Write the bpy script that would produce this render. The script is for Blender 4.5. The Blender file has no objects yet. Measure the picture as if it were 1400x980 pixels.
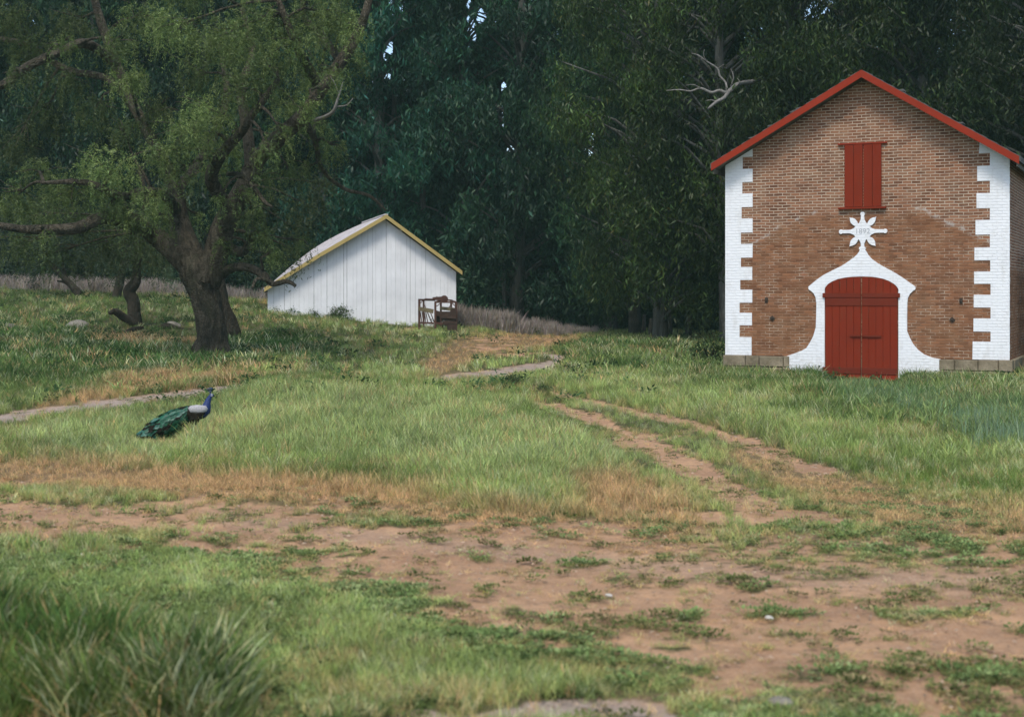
import bpy, math, random
import numpy as np
from mathutils import Vector, Matrix, Euler
R = math.radians
rng = np.random.default_rng(7)
random.seed(7)
SC = bpy.context.scene
COL = SC.collection
F = 1944.0; CX = 700.0; HOR = 400.0; EYE = 1.85

# ------------------------------------------------------------------ helpers
def link_mesh(name, verts, faces, mats, parent=None, midx=None, smooth=False, recalc=False):
    me = bpy.data.meshes.new(name)
    me.from_pydata([tuple(v) for v in verts], [], [tuple(f) for f in faces])
    if not isinstance(mats, (list, tuple)): mats = [mats]
    for m in mats: me.materials.append(m)
    if midx is not None: me.polygons.foreach_set('material_index', midx)
    if smooth: me.polygons.foreach_set('use_smooth', [True]*len(me.polygons))
    me.update()
    if recalc:
        import bmesh
        bm = bmesh.new(); bm.from_mesh(me); bmesh.ops.recalc_face_normals(bm, faces=bm.faces); bm.to_mesh(me); bm.free()
    o = bpy.data.objects.new(name, me); COL.objects.link(o)
    if parent: o.parent = parent
    return o

class MB:
    def __init__(s): s.v = []; s.f = []; s.m = []
    def add(s, vs, fs, mi=0):
        b = len(s.v); s.v += [tuple(v) for v in vs]; s.f += [tuple(i+b for i in f) for f in fs]; s.m += [mi]*len(fs)
    def box(s, x0, x1, y0, y1, z0, z1, mi=0):
        vs = [(x0,y0,z0),(x1,y0,z0),(x1,y1,z0),(x0,y1,z0),(x0,y0,z1),(x1,y0,z1),(x1,y1,z1),(x0,y1,z1)]
        s.add(vs, [(0,3,2,1),(4,5,6,7),(0,1,5,4),(1,2,6,5),(2,3,7,6),(3,0,4,7)], mi)
    def prism(s, pts, y0, y1, mi=0):      # pts (x,z) outline, extruded along y from y0 (front) to y1
        a = sum(pts[i][0]*pts[(i+1)%len(pts)][1]-pts[(i+1)%len(pts)][0]*pts[i][1] for i in range(len(pts)))
        if a < 0: pts = pts[::-1]
        n = len(pts)
        vs = [(x,y0,z) for x,z in pts]+[(x,y1,z) for x,z in pts]
        fs = [tuple(range(n)), tuple(range(2*n-1,n-1,-1))]+[(i, i+n, (i+1)%n+n, (i+1)%n) for i in range(n)]
        s.add(vs, fs, mi)
    def bar(s, a, b, w, h, mi=0, up=(0,0,1)):
        a = Vector(a); b = Vector(b); d = (b-a).normalized(); u = Vector(up)
        if abs(d.dot(u)) > .95: u = Vector((0,1,0))
        x = d.cross(u).normalized()*w/2; y = x.cross(d).normalized()*h/2
        vs = [a-x-y,a+x-y,a+x+y,a-x+y,b-x-y,b+x-y,b+x+y,b-x+y]
        s.add(vs, [(0,3,2,1),(4,5,6,7),(0,1,5,4),(1,2,6,5),(2,3,7,6),(3,0,4,7)], mi)
    def tube(s, pts, rad, n=8, mi=0, bump=0.0, seed=0, caps=True):
        pts = [Vector(p) for p in pts]; b = len(s.v); rs = random.Random(seed)
        ref = Vector((0.3,0.95,0.1)); ph = rs.random()*6
        ring = []
        for i, p in enumerate(pts):
            d = (pts[min(i+1,len(pts)-1)]-pts[max(i-1,0)])
            if d.length < 1e-6: d = Vector((0,0,1))
            d.normalize()
            x = (ref - d*ref.dot(d)); 
            if x.length < .1: x = Vector((1,0,0))-d*d.x
            x.normalize(); y = d.cross(x); ref = x
            for k in range(n):
                t = 2*math.pi*k/n
                rr = rad[i]*(1+bump*(math.sin(t*2+ph+i*.35)+.6*math.sin(t*3+ph*2+i*.8)+.5*(rs.random()-.5)))
                s.v.append(tuple(p + x*math.cos(t)*rr + y*math.sin(t)*rr))
        for i in range(len(pts)-1):
            for k in range(n):
                a = b+i*n+k; c = b+i*n+(k+1)%n
                s.f.append((a,c,c+n,a+n)); s.m.append(mi)
        if caps:
            s.f.append(tuple(b+k for k in range(n))[::-1]); s.m.append(mi)
            s.f.append(tuple(b+(len(pts)-1)*n+k for k in range(n))); s.m.append(mi)
    def build(s, name, mats, parent=None, smooth=False, recalc=True, bevel=0):
        o = link_mesh(name, s.v, s.f, mats, parent, s.m, smooth, recalc)
        if bevel:
            md = o.modifiers.new('bevel','BEVEL'); md.width = bevel; md.segments = 1; md.limit_method = 'ANGLE'
        return o

def tag(o, label=None, cat=None, group=None, kind=None):
    if label: o['label'] = label
    if cat: o['category'] = cat
    if group: o['group'] = group
    if kind: o['kind'] = kind
    return o
def empty(name, loc, rz=0):
    o = bpy.data.objects.new(name, None); COL.objects.link(o); o.location = loc; o.rotation_euler = (0,0,rz)
    o.empty_display_size = .3
    return o

# value noise ------------------------------------------------------
def _h(ix, iy, s):
    n = (ix.astype(np.int64)*374761393 + iy.astype(np.int64)*668265263 + s*1442695041) & 0x7fffffff
    n = ((n ^ (n >> 13))*1274126177) & 0x7fffffff
    return ((n ^ (n >> 16)) & 0xffff)/65535.0
def vnoise(x, y, s=0):
    x = np.asarray(x, float); y = np.asarray(y, float)
    ix = np.floor(x); iy = np.floor(y); fx = x-ix; fy = y-iy
    fx = fx*fx*(3-2*fx); fy = fy*fy*(3-2*fy)
    a = _h(ix,iy,s); b = _h(ix+1,iy,s); c = _h(ix,iy+1,s); d = _h(ix+1,iy+1,s)
    return (a*(1-fx)+b*fx)*(1-fy)+(c*(1-fx)+d*fx)*fy
def fbm(x, y, s=0, o=4):
    t = 0; a = .5; f = 1; w = 0
    for i in range(o):
        t = t+a*vnoise(x*f+13.7*i, y*f-7.1*i, s+i); w += a; a *= .55; f *= 2.03
    return t/w
def sstep(a, b, x):
    t = np.clip((x-a)/(b-a), 0, 1); return t*t*(3-2*t)

# ------------------------------------------------------------------ terrain (thin plate through surveyed points)
CP = []
def cp(px, py, d, h=None):
    CP.append((px, d, EYE-(py-HOR)/F*d if h is None else h))
for x in (-500,100,700,1300,1900): cp(x,0,3.0,h=0.0); 
for x in (-500,100,700,1300,1900): cp(x,980,6.2)
cp(-200,800,9.3); cp(400,800,9.3); cp(1000,800,9.3); cp(1600,800,9.3)
cp(0,700,13); cp(500,700,13); cp(1000,705,13); cp(1400,700,13.2)
cp(0,640,17); cp(500,640,17); cp(1000,640,17.2); cp(1400,635,17.5)
cp(0,600,21.5); cp(235,602,21.5); cp(600,590,22); cp(1000,580,23); cp(1400,575,23.5)
cp(0,562,27); cp(300,538,29); cp(600,520,31.5); cp(850,535,29)
cp(1190,521,33.5); cp(992,517,34.9); cp(1395,522,32); cp(1500,519,32.5); cp(1480,495,41); cp(1120,492,43)
cp(0,490,38); cp(287,492,40); cp(450,488,41); cp(700,478,45); cp(850,480,45)
cp(0,440,50); cp(185,446,49); cp(366,425,57.5); cp(500,441,57); cp(600,453,56); cp(640,450,58)
cp(700,458,60); cp(900,459,62); cp(1400,462,62)
cp(0,397,64); cp(200,405,63); cp(-400,400,60); cp(330,412,63)
cp(-300,0,100,h=3.2); cp(700,0,100,h=.6); cp(1700,0,100,h=.2)
cp(-500,0,400,h=8); cp(700,0,400,h=6); cp(1900,0,400,h=6)
cpa = np.array(CP)
def tcoord(px, d): return np.stack([px/420.0, 3.2*np.log(np.maximum(d,3.0))], -1)
K0 = tcoord(cpa[:,0], cpa[:,1])
def U(r2): return np.where(r2 > 1e-12, r2*np.log(np.maximum(r2,1e-12)), 0)
n = len(K0); D = ((K0[:,None]-K0[None])**2).sum(-1)
A = np.zeros((n+3,n+3)); A[:n,:n] = U(D)+np.eye(n)*.02; A[:n,n] = 1; A[:n,n+1:] = K0; A[n,:n] = 1; A[n+1:,:n] = K0.T
W = np.linalg.solve(A, np.concatenate([cpa[:,2],[0,0,0]]))
def ground_z(X, Y):
    X = np.asarray(X,float); Y = np.asarray(Y,float); sh = X.shape; X = X.ravel(); Y = Y.ravel()
    d = np.clip(Y,3.0,400); px = np.clip(X/d*F+CX,-600,2000)
    out = np.empty(len(X))
    for i in range(0,len(X),60000):
        q = tcoord(px[i:i+60000], d[i:i+60000])
        dd = ((q[:,None]-K0[None])**2).sum(-1)
        out[i:i+60000] = U(dd)@W[:n]+W[n]+q@W[n+1:]
    bump = (fbm(X*.9,Y*.9,3,3)-.5)*.10*np.clip(Y/12,0.3,1)
    return (out+bump).reshape(sh)
def gz(x, y): return float(ground_z(np.array([x]), np.array([y]))[0])
def pix(X, Y):
    d = np.maximum(Y,3.0); return X/d*F+CX, HOR-(ground_z(X,Y)-EYE)/d*F
def P(px, py, d): return Vector(((px-CX)/F*d, d, EYE-(py-HOR)/F*d))
def ground_hit(px, py):       # where the ground lies under a line of sight
    ds = np.geomspace(4,90,1500); z = ground_z((px-CX)/F*ds, ds); ray = EYE-(py-HOR)/F*ds
    k = np.argmax(ray < z); return Vector(((px-CX)/F*ds[k], ds[k], z[k]))

# ------------------------------------------------------------------ ground cover masks, laid out from the map of the tracks
def stroke(px, py, pts, ax=.45):
    # pts: (x, y, halfwidth) in survey units; returns 1 inside -> 0
    best = np.full(px.shape, 9.0)
    for (x0,y0,w0),(x1,y1,w1) in zip(pts[:-1],pts[1:]):
        dx = (x1-x0)*ax; dy = y1-y0; L = dx*dx+dy*dy+1e-9
        t = np.clip(((px-x0)*ax*dx+(py-y0)*dy)/L,0,1)
        d = np.hypot((px-x0)*ax-t*dx, py-y0-t*dy)/(w0+(w1-w0)*t)
        best = np.minimum(best,d)
    return best
TRK = {
 'upper_left': [(-300,600,9),(0,573,8),(120,557,8),(250,540,6),(330,527,4)],
 'upper_right':[(575,520,4),(630,518,8),(690,512,9),(740,502,8),(776,491,5),(740,484,2)],
 'rut_near':   [(640,535,2.5),(690,545,4),(760,556,5),(820,575,6.5),(880,605,8.5),(950,640,11.5),(1000,672,13),(1040,700,14)],
 'rut_far':    [(730,528,2.5),(770,541,4),(860,560,4.8),(940,578,5.5),(1000,597,6.5),(1060,620,8.5),(1130,643,8.5)],
 'swath':      [(-300,672,34),(0,696,34),(200,708,36),(400,730,46),(560,760,60),(700,796,76),(900,830,94),(1100,860,104),(1400,875,110),(1800,875,110)],
 'bottom':     [(420,1010,30),(560,985,28),(760,975,30),(900,990,25)],
}
def masks(X, Y):
    px, py = pix(X,Y)
    nz = fbm(X*1.3,Y*1.3,11,4)-.5; nf = fbm(X*4.5,Y*4.5,21,3)-.5
    dirt = np.zeros_like(px)
    for k, pts in TRK.items():
        amp = {'swath':2.3,'bottom':1.4,'rut_near':1.7,'rut_far':1.4}.get(k,.9)
        d = stroke(px,py,pts)+nz*amp*1.2+nf*amp*.9
        m = 1-sstep(.45,1.30,d) if k == 'swath' else 1-sstep(.55,1.15,d)
        if k == 'swath':
            m = m*np.clip(.93+nz*1.5+nf*1.6,0,1)
        if k in ('rut_near','rut_far'): m *= np.clip(.85+nf*1.5,0,1)
        dirt = np.maximum(dirt,m)
    # scattered bare spots between the ruts and beside them
    reg = 1-sstep(.6,1.3,stroke(px,py,[(900,640,55),(1000,700,60),(1150,740,55),(1400,760,50)]))
    dirt = np.maximum(dirt, reg*sstep(.02,.16,nz+nf*.7)*.8)
    reg = 1-sstep(.6,1.3,stroke(px,py,[(640,468,10),(700,476,16),(760,470,10)]))
    dirt = np.maximum(dirt, reg*sstep(-.02,.12,nz+nf*.6)*.9)
    fg = sstep(740,800,py)*(1-sstep(.75,1.3,stroke(px,py,[(-300,930,90),(0,935,95),(160,960,85),(270,985,60)])))
    dirt = np.maximum(dirt, fg*sstep(.03,.14,nz*.6+nf*.9)*.75)
    # dry straw-coloured grass
    dry = 1-sstep(.3,1.25,stroke(px,py,[(-300,648,26),(0,648,24),(150,655,22),(350,672,22),(500,690,22),(650,712,24),(820,735,30),(900,740,28)])+nz*1.3)
    dry = np.maximum(dry, (1-sstep(.3,1.3,stroke(px,py,[(850,690,35),(920,720,35)])+nz))*.8)
    dry = np.maximum(dry, .75*(1-sstep(.3,1.2,stroke(px,py,[(1020,625,14),(1180,690,30),(1330,720,34),(1500,720,34)])+nz*1.6)))
    dry = np.maximum(dry, .8*(1-sstep(.3,1.2,stroke(px,py,[(60,560,8),(200,528,9),(330,516,9),(420,500,6)])+nz*1.3)))
    dry = np.maximum(dry, .55*(1-sstep(.3,1.2,stroke(px,py,[(150,466,10),(260,470,10)])+nz*1.3)))
    dry = np.maximum(dry, .9*(1-sstep(.3,1.2,stroke(px,py,[(600,500,14),(640,478,18),(700,466,14),(780,468,8)])+nz*1.0)))
    dry = np.maximum(dry, sstep(.14,.30,nz)*.20)
    dry = np.maximum(dry, dirt*.55)
    # lush tall growth
    lush = 1-sstep(.4,1.2,stroke(px,py,[(-200,480,60),(0,490,55),(120,500,45),(260,505,34),(400,480,24)])+nz*1.2)
    lush = np.maximum(lush, 1-sstep(.4,1.2,stroke(px,py,[(800,485,22),(900,495,30),(1000,505,36),(1150,545,34),(1300,560,40),(1500,570,45)])+nz*1.2))
    lush = np.maximum(lush, 1.0*(1-sstep(.4,1.3,stroke(px,py,[(-300,930,75),(0,935,80),(120,950,70),(250,975,45)])+nz*1.0)))
    blue = 1-sstep(.35,1.1,stroke(px,py,[(1140,548,9),(1250,568,20),(1400,590,34),(1600,600,40)])+nz*1.6)
    return dict(px=px,py=py,dirt=np.clip(dirt,0,1),dry=np.clip(dry,0,1),lush=np.clip(lush,0,1),blue=np.clip(blue,0,1),nz=nz,nf=nf)

# ------------------------------------------------------------------ materials
def newmat(name):
    m = bpy.data.materials.new(name); m.use_nodes = True
    nt = m.node_tree; nt.nodes.clear()
    out = nt.nodes.new('ShaderNodeOutputMaterial')
    return m, nt, out
class N:
    """small node-graph helper"""
    def __init__(s, nt): s.nt = nt
    def n(s, t, **kw):
        nd = s.nt.nodes.new(t)
        for k, v in kw.items(): setattr(nd, k, v)
        return nd
    def L(s, a, b): s.nt.links.new(a, b)
    def val(s, sock, v):
        if hasattr(v, 'links') or isinstance(v, bpy.types.NodeSocket): s.L(v, sock)
        else: sock.default_value = v
    def math(s, op, a, b=0.0, c=None, clamp=False):
        nd = s.n('ShaderNodeMath', operation=op, use_clamp=clamp); s.val(nd.inputs[0],a); s.val(nd.inputs[1],b)
        if c is not None: s.val(nd.inputs[2],c)
        return nd.outputs[0]
    def mix(s, f, a, b, blend='MIX'):
        nd = s.n('ShaderNodeMix', data_type='RGBA', blend_type=blend); s.val(nd.inputs[0],f)
        for i, v in ((6,a),(7,b)):
            if isinstance(v, tuple) and len(v) == 3: v = (*v,1)
            s.val(nd.inputs[i],v)
        return nd.outputs[2]
    def noise(s, vec, scale, detail=4, rough=.55, dist=0):
        nd = s.n('ShaderNodeTexNoise'); s.L(vec, nd.inputs['Vector']); nd.inputs['Scale'].default_value = scale
        nd.inputs['Detail'].default_value = detail; nd.inputs['Roughness'].default_value = rough; nd.inputs['Distortion'].default_value = dist
        return nd.outputs['Fac']
    def ramp(s, f, a, b, lo=0., hi=1.):
        nd = s.n('ShaderNodeMapRange'); s.val(nd.inputs[0],f)
        for i, v in ((1,a),(2,b),(3,lo),(4,hi)): nd.inputs[i].default_value = v
        return nd.outputs[0]
    def mapping(s, vec, scale=(1,1,1), rot=(0,0,0), loc=(0,0,0)):
        nd = s.n('ShaderNodeMapping'); s.L(vec, nd.inputs[0]); nd.inputs[1].default_value = loc; nd.inputs[2].default_value = rot; nd.inputs[3].default_value = scale
        return nd.outputs[0]
    def bsdf(s, out, color, rough=.8, normal=None, spec=.3, metallic=0):
        b = s.n('ShaderNodeBsdfPrincipled'); s.val(b.inputs['Base Color'], (*color,1) if isinstance(color, tuple) and len(color)==3 else color)
        s.val(b.inputs['Roughness'], rough); b.inputs['Specular IOR Level'].default_value = spec; b.inputs['Metallic'].default_value = metallic
        if normal is not None: s.L(normal, b.inputs['Normal'])
        s.L(b.outputs[0], out.inputs[0]); return b
    def bump(s, h, strength=.5, dist=.01):
        nd = s.n('ShaderNodeBump'); s.L(h, nd.inputs['Height']); nd.inputs['Strength'].default_value = strength; nd.inputs['Distance'].default_value = dist
        return nd.outputs[0]
    def obj(s): return s.n('ShaderNodeTexCoord').outputs['Object']
    def pos(s): return s.n('ShaderNodeNewGeometry').outputs['Position']
    def attr(s, name, typ='GEOMETRY'):
        nd = s.n('ShaderNodeAttribute', attribute_name=name, attribute_type=typ); return nd

def simple(name, color, rough=.8, var=.25, scale=8, bumpd=.004, spec=.25, stretch=(1,1,1), dark=None, metallic=0):
    m, nt, out = newmat(name); g = N(nt); v = g.mapping(g.obj(), stretch)
    nz = g.noise(v, scale, 5, .6); n2 = g.noise(v, scale*5, 3, .6)
    c2 = dark or tuple(c*(1-var*1.6) for c in color)
    c = g.mix(g.ramp(nz,.3,.7), c2, color)
    c = g.mix(g.ramp(n2,.35,.75,0,.5), c, tuple(min(1,x*(1+var)) for x in color))
    g.bsdf(out, c, rough, g.bump(g.math('ADD',nz,g.math('MULTIPLY',n2,.5)),.6,bumpd), spec, metallic); return m

def brick_nodes(g, v, row=.069, w=.21, mortar=.0095):
    t = g.n('ShaderNodeTexBrick'); 
    # gentle waviness of the courses
    wob = g.n('ShaderNodeTexNoise'); g.L(v, wob.inputs['Vector']); wob.inputs['Scale'].default_value = 2.6; wob.inputs['Detail'].default_value = 3
    sub = g.n('ShaderNodeVectorMath', operation='SUBTRACT'); g.L(wob.outputs['Color'], sub.inputs[0]); sub.inputs[1].default_value = (.5,.5,.5)
    sc = g.n('ShaderNodeVectorMath', operation='SCALE'); g.L(sub.outputs[0], sc.inputs[0]); sc.inputs['Scale'].default_value = .035
    ad = g.n('ShaderNodeVectorMath', operation='ADD'); g.L(v, ad.inputs[0]); g.L(sc.outputs[0], ad.inputs[1])
    g.L(ad.outputs[0], t.inputs['Vector'])
    t.inputs['Scale'].default_value = 1; t.inputs['Row Height'].default_value = row; t.inputs['Brick Width'].default_value = w
    t.inputs['Mortar Size'].default_value = mortar; t.inputs['Mortar Smooth'].default_value = .35; t.inputs['Bias'].default_value = 0
    t.inputs['Color1'].default_value = (0,0,0,1); t.inputs['Color2'].default_value = (1,1,1,1); t.inputs['Mortar'].default_value = (.5,.5,.5,1)
    return t.outputs['Fac'], t.outputs['Color'], ad.outputs[0]

def mat_brick(name, centre, side=False):
    m, nt, out = newmat(name); g = N(nt); o = g.obj()
    sx = g.n('ShaderNodeSeparateXYZ'); g.L(o, sx.inputs[0]); cx = g.n('ShaderNodeCombineXYZ')
    g.L(sx.outputs[1 if side else 0], cx.inputs[0]); g.L(sx.outputs[2], cx.inputs[1]); v = cx.outputs[0]
    fac, col, vv = brick_nodes(g, v)
    # per-brick tone
    tone = g.n('ShaderNodeSeparateColor'); g.L(col, tone.inputs[0]); tn = tone.outputs[0]
    big = g.noise(v, .55, 4, .6); fine = g.noise(v, 9, 5, .65); mid = g.noise(v,2.2,5,.65)
    up = g.mix(tn, (.125,.054,.030), (.295,.130,.068))
    up = g.mix(g.ramp(mid,.45,.68,0,.7), up, (.30,.17,.10))
    up = g.mix(g.ramp(fine,.60,.78,0,.8), up, (.055,.03,.026))
    low = g.mix(tn, (.14,.062,.029), (.265,.118,.052))
    low = g.mix(g.ramp(big,.42,.62,0,.75), low, (.22,.108,.046))
    low = g.mix(g.ramp(mid,.60,.72,0,.7), low, (.085,.045,.026))
    low = g.mix(g.ramp(g.noise(v,3.1,3,.5),.66,.74,0,.7), low, (.32,.10,.05))
    # the later, brown-washed lower part: boundary follows the old roof line
    x = sx.outputs[1 if side else 0]; z = sx.outputs[2]
    b0, b1, xc, sl = centre
    ax = g.math('ABSOLUTE', g.math('SUBTRACT', x, xc))
    lim = g.math('MINIMUM', b0, g.math('SUBTRACT', b1, g.math('MULTIPLY', ax, sl)))
    lim = g.math('ADD', lim, g.math('MULTIPLY', g.math('SUBTRACT', mid, .5), .35))
    isl = g.math('MULTIPLY', g.math('SUBTRACT', lim, z), 9, clamp=True)
    c = g.mix(g.math('MULTIPLY',isl,.5), up, low)
    # mortar: pale, partly lost
    mu = g.math('MULTIPLY', fac, g.ramp(g.noise(v,1.7,5,.65),.30,.60,.45,1.0))
    ml = g.math('MULTIPLY', fac, g.ramp(g.noise(v,3.0,6,.7),.45,.66,.05,.85))
    mf = g.math('ADD', g.math('MULTIPLY',mu,g.math('SUBTRACT',1.0,isl)), g.math('MULTIPLY',ml,isl), clamp=True)
    c = g.mix(mf, c, (.52,.43,.32))
    # pale mortar smears along the old roof line
    edge = g.math('ABSOLUTE', g.math('SUBTRACT', lim, z))
    sm = g.math('MULTIPLY', g.ramp(edge,.0,.07,1,0), g.ramp(g.noise(v,5,4,.6),.48,.6,0,.6))
    sm = g.math('MULTIPLY', sm, g.math('GREATER_THAN', ax, 1.15))
    c = g.mix(sm, c, (.50,.47,.42))
    h = g.math('ADD', g.math('MULTIPLY', g.math('SUBTRACT',1.0,fac), 1.0), g.math('MULTIPLY', fine, .7))
    g.bsdf(out, c, .93, g.bump(h,.85,.012), .15); return m

def mat_whitebrick(name):
    m, nt, out = newmat(name); g = N(nt); o = g.obj()
    sx = g.n('ShaderNodeSeparateXYZ'); g.L(o, sx.inputs[0]); cx = g.n('ShaderNodeCombineXYZ'); g.L(sx.outputs[0], cx.inputs[0]); g.L(sx.outputs[2], cx.inputs[1]); v = cx.outputs[0]
    fac, col, vv = brick_nodes(g, v)
    fine = g.noise(v, 14, 5, .65); big = g.noise(v,1.5,4,.6)
    c = g.mix(g.ramp(big,.3,.7), (.76,.765,.76), (.83,.83,.82))
    c = g.mix(g.math('MULTIPLY',fac,g.ramp(fine,.4,.7,.05,.35)), c, (.50,.49,.47))
    c = g.mix(g.ramp(fine,.70,.77,0,.8), c, (.33,.28,.24))
    gr1 = g.noise(g.mapping(v,(1,.35,1)), 4.5, 6, .7); c = g.mix(g.ramp(gr1,.52,.74,0,.45), c, (.50,.47,.42))
    spl = g.math('MULTIPLY', g.ramp(sx.outputs[2], .2, .95, 1, 0), g.ramp(fine,.38,.62,0,.65)); c = g.mix(spl, c, (.40,.34,.26))
    chip = g.noise(v, 26, 3, .6); c = g.mix(g.ramp(chip,.73,.77,0,.85), c, (.26,.13,.08))
    h = g.math('ADD', g.math('SUBTRACT',1.0,fac), g.math('MULTIPLY', fine, .7))
    g.bsdf(out, c, .85, g.bump(h,.7,.010), .3); return m

def mat_stone(name):
    m, nt, out = newmat(name); g = N(nt); v = g.obj()
    nz = g.noise(v, 3, 6, .65); f = g.noise(v, 18, 4, .6)
    c = g.mix(g.ramp(nz,.3,.7), (.13,.105,.065), (.30,.245,.165)); c = g.mix(g.ramp(f,.55,.75,0,.6), c, (.09,.085,.06))
    g.bsdf(out, c, .95, g.bump(g.math('ADD',nz,g.math('MULTIPLY',f,.5)),.9,.03), .1); return m

def mat_paintwood(name, color, worn, amount=.5, stretch=(6,6,.6)):
    m, nt, out = newmat(name); g = N(nt); o = g.obj(); v = g.mapping(o, stretch)
    gr = g.noise(v, 3.2, 6, .65); st = g.noise(o, 1.1, 4, .6); fi = g.noise(g.mapping(o,(30,30,2)), 2, 3, .6)
    c = g.mix(g.ramp(st,.3,.7), tuple(x*.82 for x in color), color)
    c = g.mix(g.ramp(gr,.58,.75,0,amount), c, worn)
    c = g.mix(g.ramp(fi,.55,.8,0,.35), c, tuple(x*.6 for x in color))
    g.bsdf(out, c, g.ramp(gr,.3,.7,.75,.9), g.bump(g.math('ADD',gr,g.math('MULTIPLY',fi,.6)),.6,.004), .12); return m

def mat_bark(name, c1, c2, moss=None, scale=6, depth=.03, stretch=(1,1,.35)):
    m, nt, out = newmat(name); g = N(nt); o = g.pos(); v = g.mapping(o, stretch)
    vo = g.n('ShaderNodeTexVoronoi', feature='DISTANCE_TO_EDGE'); nzv = g.noise(v, scale*1.3, 6, .7, 1.0)
    g.L(g.mapping(v,(scale,scale,scale)), vo.inputs['Vector'])
    big = g.noise(o, 1.4, 5, .6)
    c = g.mix(g.ramp(nzv,.35,.68), c1, c2); c = g.mix(g.ramp(big,.5,.7,0,.65), c, tuple(x*.45 for x in c2))
    if moss: c = g.mix(g.ramp(g.noise(o,2.3,5,.65),.52,.7,0,.55), c, moss)
    h = g.math('ADD', g.ramp(vo.outputs[0],0,.25), g.math('MULTIPLY', nzv, 1.6))
    g.bsdf(out, c, .95, g.bump(h,1.0,depth), .12); return m

def mat_leaf(name, trans=.35, spec=.25):
    """colour comes from the leaf's own 'col' attribute, tinted per tree by the object colour"""
    m, nt, out = newmat(name); g = N(nt); a = g.attr('col'); oi = g.n('ShaderNodeObjectInfo')
    c = g.mix(1.0, a.outputs['Color'], oi.outputs['Color'], 'MULTIPLY')
    d = g.n('ShaderNodeBsdfDiffuse'); t = g.n('ShaderNodeBsdfTranslucent'); gl = g.n('ShaderNodeBsdfGlossy'); gl.inputs['Roughness'].default_value = .5
    g.L(c, d.inputs[0]); c2 = g.mix(.5, c, (.9,1.0,.35), 'MULTIPLY'); g.L(c2, t.inputs[0])
    m1 = g.n('ShaderNodeMixShader'); m1.inputs[0].default_value = trans; g.L(d.outputs[0], m1.inputs[1]); g.L(t.outputs[0], m1.inputs[2])
    m2 = g.n('ShaderNodeMixShader'); m2.inputs[0].default_value = .02*spec/.25; g.L(m1.outputs[0], m2.inputs[1]); g.L(gl.outputs[0], m2.inputs[2])
    g.L(m2.outputs[0], out.inputs[0]); return m

def mat_grass(name, trans=.35):
    m, nt, out = newmat(name); g = N(nt); a = g.attr('col','INSTANCER'); b = g.attr('shade')
    c = g.mix(1.0, a.outputs['Color'], b.outputs['Color'], 'MULTIPLY')
    d = g.n('ShaderNodeBsdfDiffuse'); t = g.n('ShaderNodeBsdfTranslucent'); g.L(c,d.inputs[0]); g.L(c,t.inputs[0])
    m1 = g.n('ShaderNodeMixShader'); m1.inputs[0].default_value = trans; g.L(d.outputs[0], m1.inputs[1]); g.L(t.outputs[0], m1.inputs[2])
    g.L(m1.outputs[0], out.inputs[0]); return m

def mat_ground(name):
    m, nt, out = newmat(name); g = N(nt); p = g.pos(); a = g.attr('cov').outputs['Color']
    s = g.n('ShaderNodeSeparateColor'); g.L(a, s.inputs[0]); dirt, dry, grey = s.outputs
    n1 = g.noise(p, 1.1, 5, .6); n2 = g.noise(p, 9, 6, .68); n3 = g.noise(p, 55, 4, .65)
    soil = g.mix(g.ramp(n1,.35,.65), (.33,.185,.100), (.50,.295,.155))
    soil = g.mix(g.ramp(n2,.4,.7,0,.7), soil, (.22,.135,.085))
    soil = g.mix(g.ramp(n3,.45,.75,0,.55), soil, (.54,.38,.25))
    soil = g.mix(g.math('MULTIPLY',grey,.8), soil, g.mix(g.ramp(n3,.4,.65), (.25,.205,.165), (.42,.36,.31)))
    thatch = g.mix(g.ramp(n2,.35,.65), (.055,.06,.025), (.11,.10,.045))
    thatch = g.mix(g.math('MULTIPLY',dry,.7), thatch, g.mix(g.ramp(n3,.35,.7),(.17,.11,.055),(.34,.22,.12)))
    f = g.math('ADD', dirt, g.math('MULTIPLY', g.math('SUBTRACT', n2, .5), .9)); f = g.ramp(f,.25,.6)
    c = g.mix(f, thatch, soil)
    h = g.math('ADD', n2, g.math('MULTIPLY', n3, .45))
    g.bsdf(out, c, .97, g.bump(h,.9,.03), .08); return m

M = {}
M['ground'] = mat_ground('ground_soil')
M['white'] = mat_whitebrick('white_painted_brick')
M['stone'] = mat_stone('field_stone')
M['redwood'] = mat_paintwood('red_painted_planks', (.20,.024,.008), (.13,.050,.026), .9)
M['redtrim'] = mat_paintwood('red_painted_trim', (.27,.030,.012), (.19,.05,.024), .35, (1,1,1))
M['strap'] = mat_paintwood('red_painted_strap', (.15,.024,.011), (.09,.035,.020), .5, (1,1,4))
M['shingle'] = simple('weathered_shingles', (.11,.11,.10), .9, .3, 6, .01)
M['iron'] = simple('dark_iron', (.055,.038,.026), .7, .3, 20, .002)
M['digit'] = simple('faded_grey_lettering', (.44,.45,.46), .8, .12, 30, .001)
M['barnwall'] = mat_paintwood('white_painted_boards', (.86,.86,.85), (.66,.66,.64), .55, (5,5,.35))
M['yellow'] = mat_paintwood('ochre_painted_trim', (.46,.35,.13), (.25,.21,.10), .7, (1.5,1.5,1.5))
M['paleroof'] = simple('pale_roofing', (.60,.56,.56), .7, .18, 2.2, .01, dark=(.38,.36,.33))
M['rust'] = simple('rusty_iron', (.09,.04,.026), .85, .5, 7, .006, dark=(.045,.025,.02))
M['oldplank'] = simple('mossy_old_planks', (.17,.14,.075), .9, .35, 5, .006, dark=(.07,.05,.03))
M['darkplank'] = simple('dark_old_planks', (.06,.036,.025), .9, .4, 6, .006)
M['greywood'] = simple('grey_weathered_timber', (.16,.15,.12), .9, .4, 5, .008, dark=(.05,.045,.035))
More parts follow.
